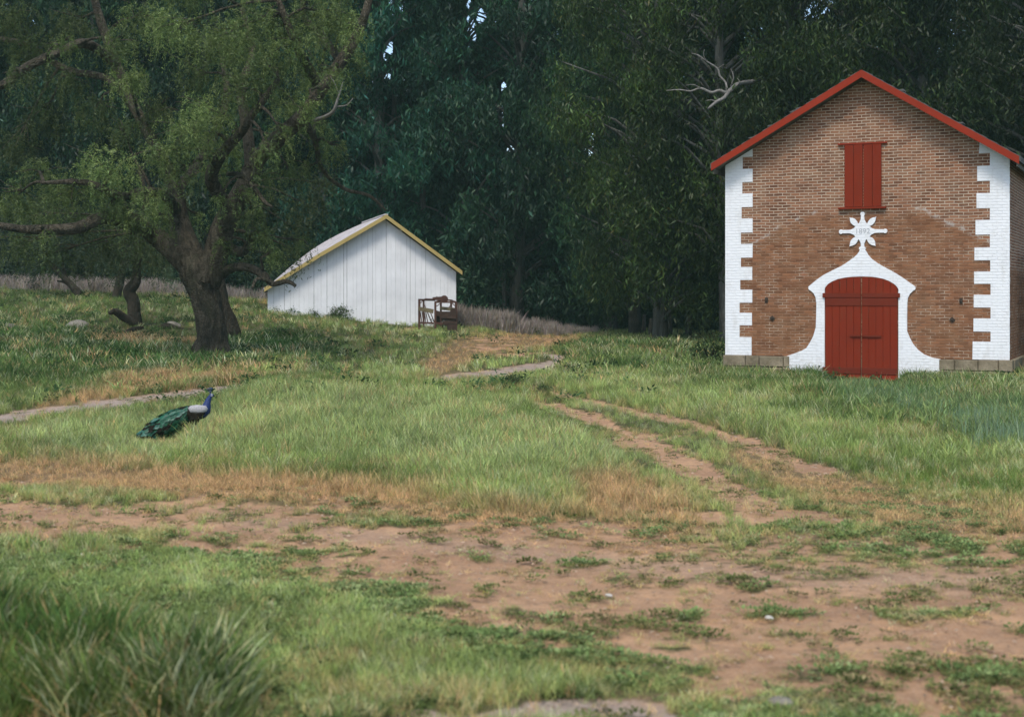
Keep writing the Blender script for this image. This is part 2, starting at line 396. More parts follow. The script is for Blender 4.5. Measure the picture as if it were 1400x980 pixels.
M['rock'] = simple('grey_rock', (.24,.215,.17), .95, .5, 7, .05, dark=(.08,.07,.05))
M['bark_pepper'] = mat_bark('pepper_bark', (.20,.165,.115), (.035,.030,.020), (.075,.08,.04), 6, .08)
M['bark_dark'] = mat_bark('dark_bark', (.10,.08,.055), (.035,.03,.022), (.07,.07,.04), 6, .04)
M['bark_euc'] = mat_bark('eucalyptus_bark', (.15,.15,.13), (.055,.052,.042), None, 3, .02, (1,1,.15))
M['pebble_white'] = simple('white_pebble', (.50,.46,.39), .8, .15, 20, .002)
M['deadwood'] = mat_bark('bleached_deadwood', (.29,.27,.24), (.14,.13,.11), None, 8, .01)
M['leaf'] = mat_leaf('leaf', .35)
M['grass'] = mat_grass('grass_blade')

# ------------------------------------------------------------------ ground sheet
def ground():
    yy = np.concatenate([np.linspace(-60,2,14), np.geomspace(3,75,430), np.geomspace(80,900,30)])
    u = np.concatenate([np.linspace(-6,-.62,24), np.linspace(-.6,.6,361), np.linspace(.62,6,24)])
    Wd = np.maximum(yy, 8.0)*1.0
    X = u[None]*Wd[:,None]; Y = np.repeat(yy[:,None], len(u), 1)
    Z = ground_z(X,Y); mk = masks(X,Y)
    ok = (Y > 3) & (Y < 90)
    dirt = np.where(ok, mk['dirt'], .15); dry = np.where(ok, mk['dry'], .3)
    gr = np.maximum.reduce([1-sstep(.6,1.6,stroke(mk['px'],mk['py'],TRK[k])) for k in ('upper_left','bottom','upper_right')])
    gr = np.maximum(gr, (1-sstep(.2,1.2,stroke(mk['px'],mk['py'],[(300,705,12),(640,745,14),(820,765,16),(1100,785,18),(1500,800,25)])))*.22)
    Z = Z - dirt*.03*np.clip(Y/10,0.4,1)
    nr, nc = X.shape
    idx = np.arange(nr*nc).reshape(nr,nc)
    q = np.stack([idx[:-1,:-1],idx[:-1,1:],idx[1:,1:],idx[1:,:-1]],-1).reshape(-1,4)
    fd = (dirt[:-1,:-1]+dirt[1:,1:]+dirt[:-1,1:]+dirt[1:,:-1]).ravel()/4
    V = np.stack([X,Y,Z],-1).reshape(-1,3); C = np.stack([dirt,dry,gr,np.ones_like(gr)],-1).reshape(-1,4)
    # the trodden dirt tracks are cut out of the sheet and are an object of their own
    pm = np.full(X.shape, 9.0)
    for k in TRK: pm = np.minimum(pm, stroke(mk['px'],mk['py'],TRK[k]))
    ispath = ((pm[:-1,:-1] < 1.0) & (ok[:-1,:-1])).ravel() & (fd > .3)
    for name, sel in (('ground', ~ispath), ('dirt_track', ispath)):
        f = q[sel]; used, inv = np.unique(f, return_inverse=True); f = inv.reshape(-1,4)
        me = bpy.data.meshes.new(name); me.vertices.add(len(used)); me.vertices.foreach_set('co', V[used].ravel())
        me.loops.add(f.size); me.loops.foreach_set('vertex_index', f.ravel())
        me.polygons.add(len(f)); me.polygons.foreach_set('loop_start', np.arange(0,f.size,4)); me.polygons.foreach_set('loop_total', np.full(len(f),4))
        me.update(calc_edges=True); me.polygons.foreach_set('use_smooth', np.ones(len(f),bool))
        at = me.attributes.new('cov','FLOAT_COLOR','POINT'); at.data.foreach_set('color', C[used].ravel())
        me.materials.append(M['ground']); me.validate()
        o = bpy.data.objects.new(name, me); COL.objects.link(o); o['kind'] = 'structure'
        o['label'] = 'gently rolling meadow ground with thatch and patchy soil' if name == 'ground' else 'bare pinkish brown dirt of the farm tracks and wheel ruts'
        o['category'] = 'ground' if name == 'ground' else 'path'
ground()

# ------------------------------------------------------------------ grass
PROTO = bpy.data.collections.new('tuft_sources')      # not linked to the scene
def tuft(name, nb, h, spread, w, lean, seed, mat, curl=.5, flat=False, tipdark=False, seedhead=False):
    r = random.Random(seed); vs = []; fs = []; sh = []
    for i in range(nb):
        a = r.random()*6.283; rr = spread*math.sqrt(r.random()); bx, by = math.cos(a)*rr, math.sin(a)*rr
        d = r.random()*6.283; L = h*(.45+.75*r.random()); ln = lean*(.3+1.0*r.random()); ww = w*(.7+.6*r.random())
        dx, dy = math.cos(d), math.sin(d); f = r.random()*6.283; wx, wy = math.cos(f)*ww/2, math.sin(f)*ww/2
        b = len(vs); t = .72+.5*r.random(); tint = (t*(.92+.25*r.random()), t, t*(.8+.4*r.random()),1)
        for k, (s, wk) in enumerate(((0,.8),(.38,1),(.75,.75),(1,0))):
            hx = ln*L*(s**(1+curl*1.6)); z = L*s*(1-curl*.35*s*ln*1.4) - .01
            c = (bx+dx*hx, by+dy*hx, z)
            kk = 1.0
            if wk > 0:
                vs += [(c[0]-wx*wk,c[1]-wy*wk,c[2]),(c[0]+wx*wk,c[1]+wy*wk,c[2])]; sh += [tuple(x*kk for x in tint)]*2
            else: vs.append(c); sh.append(tint)
        fs += [(b,b+1,b+3,b+2),(b+2,b+3,b+5,b+4),(b+4,b+5,b+6)]
        if seedhead and r.random() < .5:
            b = len(vs); c = vs[b-1]
            for q in range(3):
                ang = q*2.09; vs += [(c[0]+math.cos(ang)*w*1.3, c[1]+math.sin(ang)*w*1.3, c[2]-.25*h*.4)]; sh.append((1.5,1.35,.9,1))
            vs.append((c[0],c[1],c[2]+.06*h)); sh.append((1.5,1.35,.9,1)); fs += [(b,b+1,b+3),(b+1,b+2,b+3),(b+2,b,b+3)]
    me = bpy.data.meshes.new(name); me.from_pydata(vs,[],fs); me.materials.append(mat)
    at = me.attributes.new('shade','FLOAT_COLOR','POINT'); at.data.foreach_set('color', np.array(sh).ravel())
    me.update(); return me
def leafy(name, nl, r0, h, size, seed, mat):
    r = random.Random(seed); vs = []; fs = []; sh = []
    for i in range(nl):
        a = r.random()*6.283; rr = r0*math.sqrt(r.random()); z = h*r.random()*(1-.6*rr/r0)
        c = Vector((math.cos(a)*rr, math.sin(a)*rr, z)); d = Vector((math.cos(a+r.uniform(-1,1)), math.sin(a+r.uniform(-1,1)), r.uniform(-.2,.9))).normalized()
        s = d.cross(Vector((r.uniform(-.4,.4),r.uniform(-.4,.4),1))).normalized(); L = size*(.6+.8*r.random())
        b = len(vs); vs += [c, c+d*L*.5+s*L*.28, c+d*L, c+d*L*.5-s*L*.28]; t = .65+.6*r.random(); sh += [(t,t,t,1)]*4
        fs.append((b,b+1,b+2,b+3))
    me = bpy.data.meshes.new(name); me.from_pydata(vs,[],fs); me.materials.append(mat)
    at = me.attributes.new('shade','FLOAT_COLOR','POINT'); at.data.foreach_set('color', np.array(sh).ravel()); me.update(); return me

def scatter(name, label, cat, protos, X, Y, scale, col, idx, sink=.01, tilt=.12, zs=None, hz=None):
    nP = len(X)
    Z = ground_z(X,Y) - sink if zs is None else zs
    me = bpy.data.meshes.new(name); me.vertices.add(nP); me.vertices.foreach_set('co', np.stack([X,Y,Z],-1).ravel())
    rot = np.stack([rng.normal(0,tilt,nP), rng.normal(0,tilt,nP), rng.random(nP)*6.283],-1)
    if hz is None: hz = np.ones(nP)
    sc = np.stack([scale,scale,scale*hz],-1)
    for nme, ty, key, dat in (('rot','FLOAT_VECTOR','vector',rot),('scl','FLOAT_VECTOR','vector',sc),('idx','INT','value',idx.astype(np.int32))):
        at = me.attributes.new(nme,ty,'POINT'); at.data.foreach_set(key, dat.ravel())
    at = me.attributes.new('col','FLOAT_COLOR','POINT'); at.data.foreach_set('color', np.concatenate([col,np.ones((nP,1))],1).ravel())
    me.materials.append(M['grass'])
    o = bpy.data.objects.new(name, me); COL.objects.link(o)
    tag(o, label, cat, kind='stuff')
    ng = bpy.data.node_groups.new(name+'_nodes','GeometryNodeTree')
    ng.interface.new_socket('Geometry', in_out='INPUT', socket_type='NodeSocketGeometry'); ng.interface.new_socket('Geometry', in_out='OUTPUT', socket_type='NodeSocketGeometry')
    gi = ng.nodes.new('NodeGroupInput'); go = ng.nodes.new('NodeGroupOutput')
    ci = bpy.data.collections.new(name+'_sources')
    for k, p in enumerate(protos):
        po = bpy.data.objects.new('%s_source_%02d' % (name,k), p); ci.objects.link(po)
    cn = ng.nodes.new('GeometryNodeCollectionInfo'); cn.inputs['Collection'].default_value = ci; cn.inputs['Separate Children'].default_value = True; cn.inputs['Reset Children'].default_value = True
    ip = ng.nodes.new('GeometryNodeInstanceOnPoints'); ip.inputs['Pick Instance'].default_value = True
    def na(nm, ty):
        q = ng.nodes.new('GeometryNodeInputNamedAttribute'); q.data_type = ty; q.inputs[0].default_value = nm; return [s for s in q.outputs if s.enabled and s.name == 'Attribute'][0]
    ng.links.new(gi.outputs[0], ip.inputs['Points']); ng.links.new(cn.outputs[0], ip.inputs['Instance'])
    ng.links.new(na('idx','INT'), ip.inputs['Instance Index']); ng.links.new(na('rot','FLOAT_VECTOR'), ip.inputs['Rotation']); ng.links.new(na('scl','FLOAT_VECTOR'), ip.inputs['Scale'])
    ng.links.new(ip.outputs[0], go.inputs[0])
    md = o.modifiers.new('scatter','NODES'); md.node_group = ng
    return o

def sample(nn, d0, d1, p=1.0, umax=.47):
    """points thinning out with distance"""
    t = rng.random(nn); 
    if abs(p) < 1e-6: Y = d0*(d1/d0)**t
    else: Y = (d0**p+(d1**p-d0**p)*t)**(1/p)
    X = Y*rng.uniform(-umax,umax,nn); return X, Y

GREEN_A = np.array([.180,.265,.065]); GREEN_B = np.array([.390,.480,.155]); GREEN_D = np.array([.060,.130,.034]); STRAW = np.array([.62,.41,.20]); BLUE = np.array([.20,.31,.13]); PALE = np.array([.56,.58,.31])
def blocked(X, Y):   # footprints of the buildings
    b = np.zeros(len(X),bool)
    for (ox,oy,rz,w,dp) in FOOT:
        dx = X-ox; dy = Y-oy; c, s = math.cos(-rz), math.sin(-rz); lx = dx*c-dy*s; ly = dx*s+dy*c
        b |= (lx > -w/2-.05)&(lx < w/2+.05)&(ly > -.06)&(ly < dp)
    return b
FOOT = []
def grasses():
    gm = M['grass']
    fine = [tuft('tuft',16,1.0,.33,.026,.55,100+i,gm) for i in range(5)]
    tall = [tuft('tuft',11,1.0,.24,.062,.75,200+i,gm,curl=.9) for i in range(4)]
    far  = [tuft('tuft',12,1.0,.42,.055,.55,300+i,gm) for i in range(4)]
    # fields ---------------------------------------------------------
    def field(nn, d0, d1, p, base, hfun, protos, off=0):
        X, Y = sample(nn,d0,d1,p); mk = masks(X,Y)
        keep = rng.random(nn) < np.clip(1-mk['dirt']*1.25,.07,1)*np.clip(.62+mk['lush']*.5+mk['nz']*1.2,.15,1)
        keep &= ~blocked(X,Y)
        X, Y = X[keep], Y[keep]; mk = {k:v[keep] for k,v in mk.items()}
        n_ = len(X); r = rng.random(n_)
        big = fbm(X*.45,Y*.45,41,4); cl = fbm(X*2.2,Y*2.2,55,3)
        isdry = np.clip(mk['dry']*1.05+ (r-.5)*.9*(mk['dry']>.06),0,1)
        c = GREEN_A+(GREEN_B-GREEN_A)*np.clip((big-.3)*2.2+ (cl-.5)*1.2+(r-.5)*.5,0,1)[:,None]
        c = c+(GREEN_D-c)*np.clip(mk['lush']*.8*(cl*1.8-.2),0,.95)[:,None]
        # upper-left meadow under the trees is deeper green
        ul = (1-sstep(330,620,mk['px']))*(1-sstep(520,560,mk['py'])); c = c+(GREEN_D*1.1-c)*(ul*.7*np.clip(cl*2.2-.2,0,1))[:,None]
        c = c+(PALE-c)*((rng.random(n_) < .10+.18*np.clip((fbm(X*.7,Y*.7,64,3)-.48)*6,0,1))*.85)[:,None]
        midf = (1-sstep(.6,1.25,stroke(mk['px'],mk['py'],[(100,610,30),(380,575,42),(600,600,55),(760,640,45)])))*.5; c = c+(np.array([.44,.52,.21])-c)*(midf*(.4+.9*rng.random(n_)))[:,None]
        m2 = fbm(X*1.1,Y*1.1,87,4); c = c*(.72+1.1*np.clip(m2-.25,0,.6))[:,None]
        isdry = np.maximum(isdry, (rng.random(n_) < .05+.25*np.clip((m2-.55)*5,0,1))*.8)
        c = c+(STRAW-c)*isdry[:,None]
        c = c+(BLUE-c)*(mk['blue']*.45)[:,None]
        c *= rng.uniform(.55,1.4,n_)[:,None]
        h = hfun(mk, big, cl, r)
        return X, Y, h, c
    def hf(mk, big, cl, r):
        h = (.10+.12*np.clip(big*1.6-.3,0,1)+.08*cl)*(.7+.6*r)
        h = h*(1-.55*mk['dry'])*(1-.5*mk['dirt'])+mk['lush']*.17*(.3+1.3*cl)
        mid = (1-sstep(.5,1.2,stroke(mk['px'],mk['py'],[(380,560,35),(560,580,50),(720,620,50)])))
        h = h + mid*.10
        sw = 1-sstep(.8,1.5,stroke(mk['px'],mk['py'],TRK['swath'])); h *= (1-.55*sw)
        pk_ = np.hypot((mk['px']-218)/40,(mk['py']-608)/16); h *= .5+.5*sstep(.7,1.3,pk_); h += .13*(1-sstep(.5,1.3,np.hypot((mk['px']-266)/20,(mk['py']-604)/10)))
        low = sstep(700,780,mk['py'])*(1-mk['lush']); h *= 1-.62*low
        mdl = (1-sstep(.7,1.4,stroke(mk['px'],mk['py'],[(780,560,20),(900,610,35),(1050,680,50),(1250,720,50)]))); h *= 1-.5*mdl
        h *= 1-.62*((mk['px'] > 1118) & (mk['px'] < 1238) & (mk['py'] > 508) & (mk['py'] < 545))
        return np.clip(h,.03,.6)
    parts = []
    for nn,d0,d1,p,pr,o in ((60000,5.0,16,.9,fine,0),(75000,14,34,1.2,fine,0),(70000,30,82,1.5,far,len(fine))):
        X,Y,h,c = field(nn,d0,d1,p,0,hf,pr); hz = h/np.clip(h,.11,.6); s = np.clip(h,.11,.6)
        parts.append((X,Y,s,c,o+rng.integers(0,len(pr),len(X)),hz))
    cat = lambda k: np.concatenate([q[k] for q in parts])
    scatter('grass','short to knee-high green and straw coloured meadow grass','grass', fine+far, cat(0),cat(1),cat(2),cat(3),cat(4),hz=cat(5))
    # tall near clump lower-left + lush growth
    X, Y = sample(60000,4.6,42,1.1); mk = masks(X,Y); keep = (rng.random(len(X)) < mk['lush']*.75) & (mk['dirt'] < .2) & ~blocked(X,Y)
    X, Y = X[keep], Y[keep]; px = mk['px'][keep]; py = mk['py'][keep]; cl = fbm(X*2.2,Y*2.2,77,3); nn = len(X)
    s = (.20+.28*cl)*rng.uniform(.7,1.25,nn); s = np.where(py > 800, s*(.36+.20*(1-sstep(60,280,px))), s); fgm = py > 800; s *= 1-.6*((px > 1115) & (px < 1240) & (py > 505) & (py < 545))
    ex = np.where(Y > 28, .8, 1.0); s *= ex
    c = GREEN_D*1.15+(GREEN_B*.9-GREEN_D)*np.clip(cl*2.2-.55+rng.normal(0,.25,nn),0,1)[:,None]
    bl = mk['blue'][keep]; c = c+(BLUE-c)*(bl*.45)[:,None]
    c = c+(GREEN_B-c)*(fgm*.75*rng.random(nn))[:,None]; c *= rng.uniform(.75,1.25,nn)[:,None]
    scatter('tall_grass','tall lush dark green grass blades in clumps','grass', tall, X,Y,s,c,rng.integers(0,4,nn),tilt=.2)
    # low broad-leaved weeds on the bare soil
    weeds = [leafy('weed',44,.6,.22,.20,400+i,gm) for i in range(4)]
    X, Y = sample(70000,5.2,34,.9); mk = masks(X,Y); cl = fbm(X*1.7,Y*1.7,91,4)
    c2_ = fbm(X*6,Y*6,95,3); keep = rng.random(len(X)) < np.maximum(np.clip((cl-.62)*8,0,1)*.8, np.clip((c2_-.64)*10,0,1)*.6)*np.clip(mk['dirt']*1.0+.3,0,1)*(1-mk['lush'])*.75; keep &= ~blocked(X,Y)
    X, Y = X[keep], Y[keep]; nn = len(X)
    c = (np.array([.15,.18,.06])+(np.array([.30,.24,.12])-np.array([.15,.18,.06]))*(rng.random(nn)[:,None] < .2))*rng.uniform(.6,1.4,nn)[:,None]
    scatter('weeds','low leafy green weeds in patches on the bare dirt','weeds', weeds, X,Y,rng.uniform(.05,.13,nn),c,rng.integers(0,4,nn),sink=0)
    # clover-like carpet in the near lawn
    X, Y = sample(60000,5.0,15,.9); mk = masks(X,Y); cl = fbm(X*2.6,Y*2.6,191,4)
    keep = rng.random(len(X)) < np.clip(.25+(cl-.42)*4,0,1)*sstep(650,760,mk['py'])*np.clip(1-mk['dirt']*2.4,0,1)*(1-.8*mk['lush'])*(1-.6*(1-sstep(.7,1.3,stroke(mk['px'],mk['py'],TRK['swath']))))
    X, Y = X[keep], Y[keep]; nn = len(X)
    c = (np.array([.16,.235,.075])+(np.array([.30,.36,.15])-np.array([.16,.235,.075]))*rng.random(nn)[:,None]**2)*rng.uniform(.6,1.3,nn)[:,None]
    scatter('clover','low clover-like leaves carpeting the near lawn','ground cover', weeds, X,Y,rng.uniform(.07,.15,nn),c,rng.integers(0,4,nn),sink=0)
    # leafy taller weeds (mallow-like) scattered in the lush parts
    X, Y = sample(26000,26,66,1.4); mk = masks(X,Y); cl = fbm(X*.9,Y*.9,131,3)
    keep = (rng.random(len(X)) < np.clip((cl-.52)*7,0,1)*(1-mk['dry'])*(.10+.9*mk['lush'])*(mk['dirt']<.15)) & ~blocked(X,Y)
    X, Y = X[keep], Y[keep]; nn = len(X)
    c = np.array([.055,.105,.038])*rng.uniform(.7,1.35,nn)[:,None]
    big = [leafy('weed',60,.55,1.0,.22,450+i,gm) for i in range(4)]
    scatter('tall_weeds','bushy dark green weeds standing above the meadow','weeds', big, X,Y,rng.uniform(.22,.5,nn),c,rng.integers(0,4,nn),sink=.03)
    # greyish-lavender dry brush in front of the grove
    brush = [tuft('tuft',26,1.0,.25,.030,.35,500+i,gm,curl=.4) for i in range(4)]
    Xs=[];Ys=[];Ss=[]
    for (a,b,d0,d1,nn,h) in ((-150,368,64,72,4200,.72),(620,700,61,66,1000,.85),(700,760,61,66,600,.6),(760,815,62,65,250,.45)):
        pxx = rng.uniform(a,b,nn); d = rng.uniform(d0,d1,nn); Xs.append((pxx-CX)/F*d); Ys.append(d); Ss.append(h*rng.uniform(.6,1.1,nn))
    X = np.concatenate(Xs); Y = np.concatenate(Ys); S = np.concatenate(Ss); kb = fbm(X*.9,Y*.9,29,3) > .46; X, Y, S = X[kb], Y[kb], S[kb]; nn = len(X); S *= .65+.6*fbm(X*.8,Y*.8,7,3)
    c = np.array([.38,.34,.29])*rng.uniform(.7,1.3,nn)[:,None]
    scatter('dry_brush','grey lavender dry brush along the foot of the grove','brush', brush, X,Y,S,c,rng.integers(0,4,nn))
    # bluish stalks to the right
    X, Y = sample(60000,18,34,1.2); mk = masks(X,Y); keep = rng.random(len(X)) < mk['blue']*.38*np.clip(fbm(X*1.2,Y*1.2,15,3)*4-1.4,0,1); keep &= ~blocked(X,Y); X, Y = X[keep], Y[keep]; nn = len(X)
    stalk = [tuft('tuft',9,1.0,.2,.028,.25,600+i,gm,curl=.3) for i in range(3)]
    scatter('lupine_stalks','hazy blue green stalks of wild flowers in the meadow','wild flowers', stalk, X,Y,rng.uniform(.25,.48,nn),np.array([.23,.32,.17])*rng.uniform(.75,1.3,nn)[:,None],rng.integers(0,3,nn))
    # seed heads / tiny pale flowers in the mid field
    fl = [leafy('bloom',7,.25,.9,.22,700+i,gm) for i in range(2)]
    X, Y = sample(14000,7,60,1.1); mk = masks(X,Y); keep = (rng.random(len(X)) < .13*(1-mk['dirt'])*(1-mk['dry']*.5)) & ~blocked(X,Y); X, Y = X[keep], Y[keep]; nn = len(X)
    cc = np.where(rng.random(nn)[:,None] < .72, np.array([.62,.62,.45]), np.array([.60,.52,.06]))
    scatter('meadow_flowers','tiny pale and yellow blooms dotted over the meadow','wild flowers', fl, X,Y,rng.uniform(.03,.055,nn),cc,rng.integers(0,2,nn),zs=ground_z(X,Y)+rng.uniform(.05,.16,nn))
    # straw, chips and pebbles on the soil
    X, Y = sample(14000,5.2,26,.8); mk = masks(X,Y); keep = rng.random(len(X)) < mk['dirt']*.55; X, Y = X[keep], Y[keep]; nn = len(X)
    def chip(seed):
        r = random.Random(seed); vs = [(r.uniform(.5,1)*math.cos(a)*1.0, r.uniform(.4,.7)*math.sin(a), 0) for a in np.linspace(0,5.2,6)]
        vs.append((0,0,.45)); me = bpy.data.meshes.new('chip'); me.from_pydata(vs,[],[(i,(i+1)%6,6) for i in range(6)]); me.materials.append(gm)
        at = me.attributes.new('shade','FLOAT_COLOR','POINT'); at.data.foreach_set('color', np.ones(28)); me.update(); return me
    cc = np.array([.36,.27,.19])*rng.uniform(.5,1.5,nn)[:,None]
    scatter('pebbles','small clods and pebbles loose on the bare dirt','pebbles',[chip(i) for i in range(4)],X,Y,rng.uniform(.006,.022,nn)*np.clip(Y/9,1,2),cc,rng.integers(0,4,nn),sink=0)

# ------------------------------------------------------------------ leaf clouds
def leaf_mesh(name, C, Dv, L, Wd, col, mat=None, fold=.0):
    """C centres (N,3), Dv directions (N,3), L lengths, Wd widths, col (N,3) -> rhombic leaves"""
    Nn = len(C); Dv = Dv/np.linalg.norm(Dv,axis=1,keepdims=True)
    r = rng.normal(0,1,(Nn,3)); S = np.cross(Dv,r); S /= np.linalg.norm(S,axis=1,keepdims=True)+1e-9
    L = L[:,None]; Wd = Wd[:,None]
    v = np.stack([C-Dv*L*.5, C+S*Wd*.5-Dv*L*.08, C+Dv*L*.5, C-S*Wd*.5-Dv*L*.08],1).reshape(-1,3)
    me = bpy.data.meshes.new(name); me.vertices.add(4*Nn); me.vertices.foreach_set('co', v.ravel())
    me.loops.add(4*Nn); me.loops.foreach_set('vertex_index', np.arange(4*Nn)); me.polygons.add(Nn)
    me.polygons.foreach_set('loop_start', np.arange(0,4*Nn,4)); me.polygons.foreach_set('loop_total', np.full(Nn,4))
    me.update(calc_edges=True)
    at = me.attributes.new('col','FLOAT_COLOR','POINT'); cc = np.repeat(np.concatenate([col,np.ones((Nn,1))],1),4,0); at.data.foreach_set('color', cc.ravel())
    me.materials.append(mat or M['leaf']); return me

def unit(n_):
    v = rng.normal(0,1,(n_,3)); return v/np.linalg.norm(v,axis=1,keepdims=True)

def euc_variant(seed, H, crown_w, base, nclump, nleaf, leafL=.34, leafW=.075, dens_low=1.0):
    """one gum tree: slim trunk with limbs, crown of drooping leaf clumps"""
    r = random.Random(seed); mb = MB()
    px_ = r.uniform(-.5,.5); pts = []; rad = []
    for i in range(12):
        t = i/11; pts.append((math.sin(t*3+px_)*.35+px_*t, math.cos(t*2.3+px_*4)*.3*t, H*t*.97-.15)); rad.append(.30*(1-t)**.8*(H/24)+.03)
    mb.tube(pts, rad, 8, bump=.05, seed=seed)
    def trunk_at(z):
        t = min(max(z/(H*.97),0),1)*11; i = int(min(t,10)); f = t-i; a = Vector(pts[i]); b = Vector(pts[i+1]); return a.lerp(b,f)
    cents = []
    for k in range(nclump):
        t = (k+r.random())/nclump; z = base+(H-base)*t
        prof = math.sin(math.pi*min(1,(t*.85+.18)))**.7
        R_ = crown_w*prof*(.35+.75*math.sqrt(r.random())); a = r.random()*6.283
        o = trunk_at(max(.5,z-R_*.55)); e = Vector((o.x+math.cos(a)*R_, o.y+math.sin(a)*R_, z))
        m_ = o.lerp(e,.5)+Vector((r.uniform(-.3,.3),r.uniform(-.3,.3),.25*R_*.5))
        if R_ > .8: mb.tube([o, o.lerp(m_,.5)+Vector((0,0,.08)), m_, m_.lerp(e,.6), e], [.085*(1-t*.5)+.02*R_*.5,.07,.05,.03,.012], 5, bump=.05, seed=seed+k)
        cents.append((e.x,e.y,e.z, r.uniform(.75,1.45)*(1.0-.25*t)))
    ca = np.array(cents); w = ca[:,3]**2; w /= w.sum(); ci = rng.choice(len(ca), nleaf, p=w)
    # every clump is made of hanging sprays
    nsp = nleaf//14; si = rng.choice(len(ca), nsp, p=w); so = ca[si,:3]+unit(nsp)*(rng.random((nsp,1))**.5)*ca[si,3:4]*np.array([1,1,.8])
    k = rng.integers(0,nsp,nleaf); along = rng.random(nleaf)
    sdir = unit(nsp)*.35; sdir[:,2] = -1.0
    C = so[k]+sdir[k]*(along*.85)[:,None]+rng.normal(0,.11,(nleaf,3))
    Dv = unit(nleaf)*.75; Dv[:,2] -= .85
    # tone: clumps differ, and single leaves differ
    ct = rng.uniform(.6,1.25,len(ca)); st = rng.uniform(.7,1.3,nsp); lt = rng.uniform(.6,1.5,nleaf)
    tone = ct[si[k]]*st[k]*lt; hue = rng.random(nleaf)
    col = np.stack([.055+.035*hue, .085+.01*hue, .048-.018*hue],-1)*tone[:,None]
    old = rng.random(nleaf) < .012; col[old] = np.array([.20,.13,.06])
    gl = rng.random(nleaf) < .015; col[gl] = np.array([.22,.26,.17])
    L = leafL*rng.uniform(.6,1.3,nleaf); me = leaf_mesh('crown', C, Dv, L, L*leafW/leafL*rng.uniform(.8,1.3,nleaf), col)
    tm = bpy.data.meshes.new('trunk'); tm.from_pydata(mb.v,[],mb.f); tm.materials.append(M['bark_euc']); tm.polygons.foreach_set('use_smooth',[True]*len(tm.polygons)); tm.update()
    return tm, me

# ------------------------------------------------------------------ brick carriage house
class Plane:
    """a vertical face in the world; maps survey points onto it in the building's own coordinates"""
    def __init__(s, xl, zl, xr, zr, base):
        A_ = Vector(((xl-CX)/F*zl, zl)); B_ = Vector(((xr-CX)/F*zr, zr)); s.u = (B_-A_).normalized(); s.v = Vector((-s.u.y, s.u.x))
        s.w = (B_-A_).length; s.o = (A_+B_)/2; s.base = base; s.rz = math.atan2(s.u.y, s.u.x)
        s.A = A_; s.B = B_
    def at(s, px, py, off=0.0):     # off: metres in front of the face
        d = Vector(((px-CX)/F, 1.0)); q = s.o-s.v*off; t = q.dot(s.v)/d.dot(s.v); p = d*t
        return ((p-q).dot(s.u), EYE-(py-HOR)/F*t-s.base)
    def root(s): return (s.o.x, s.o.y, s.base)

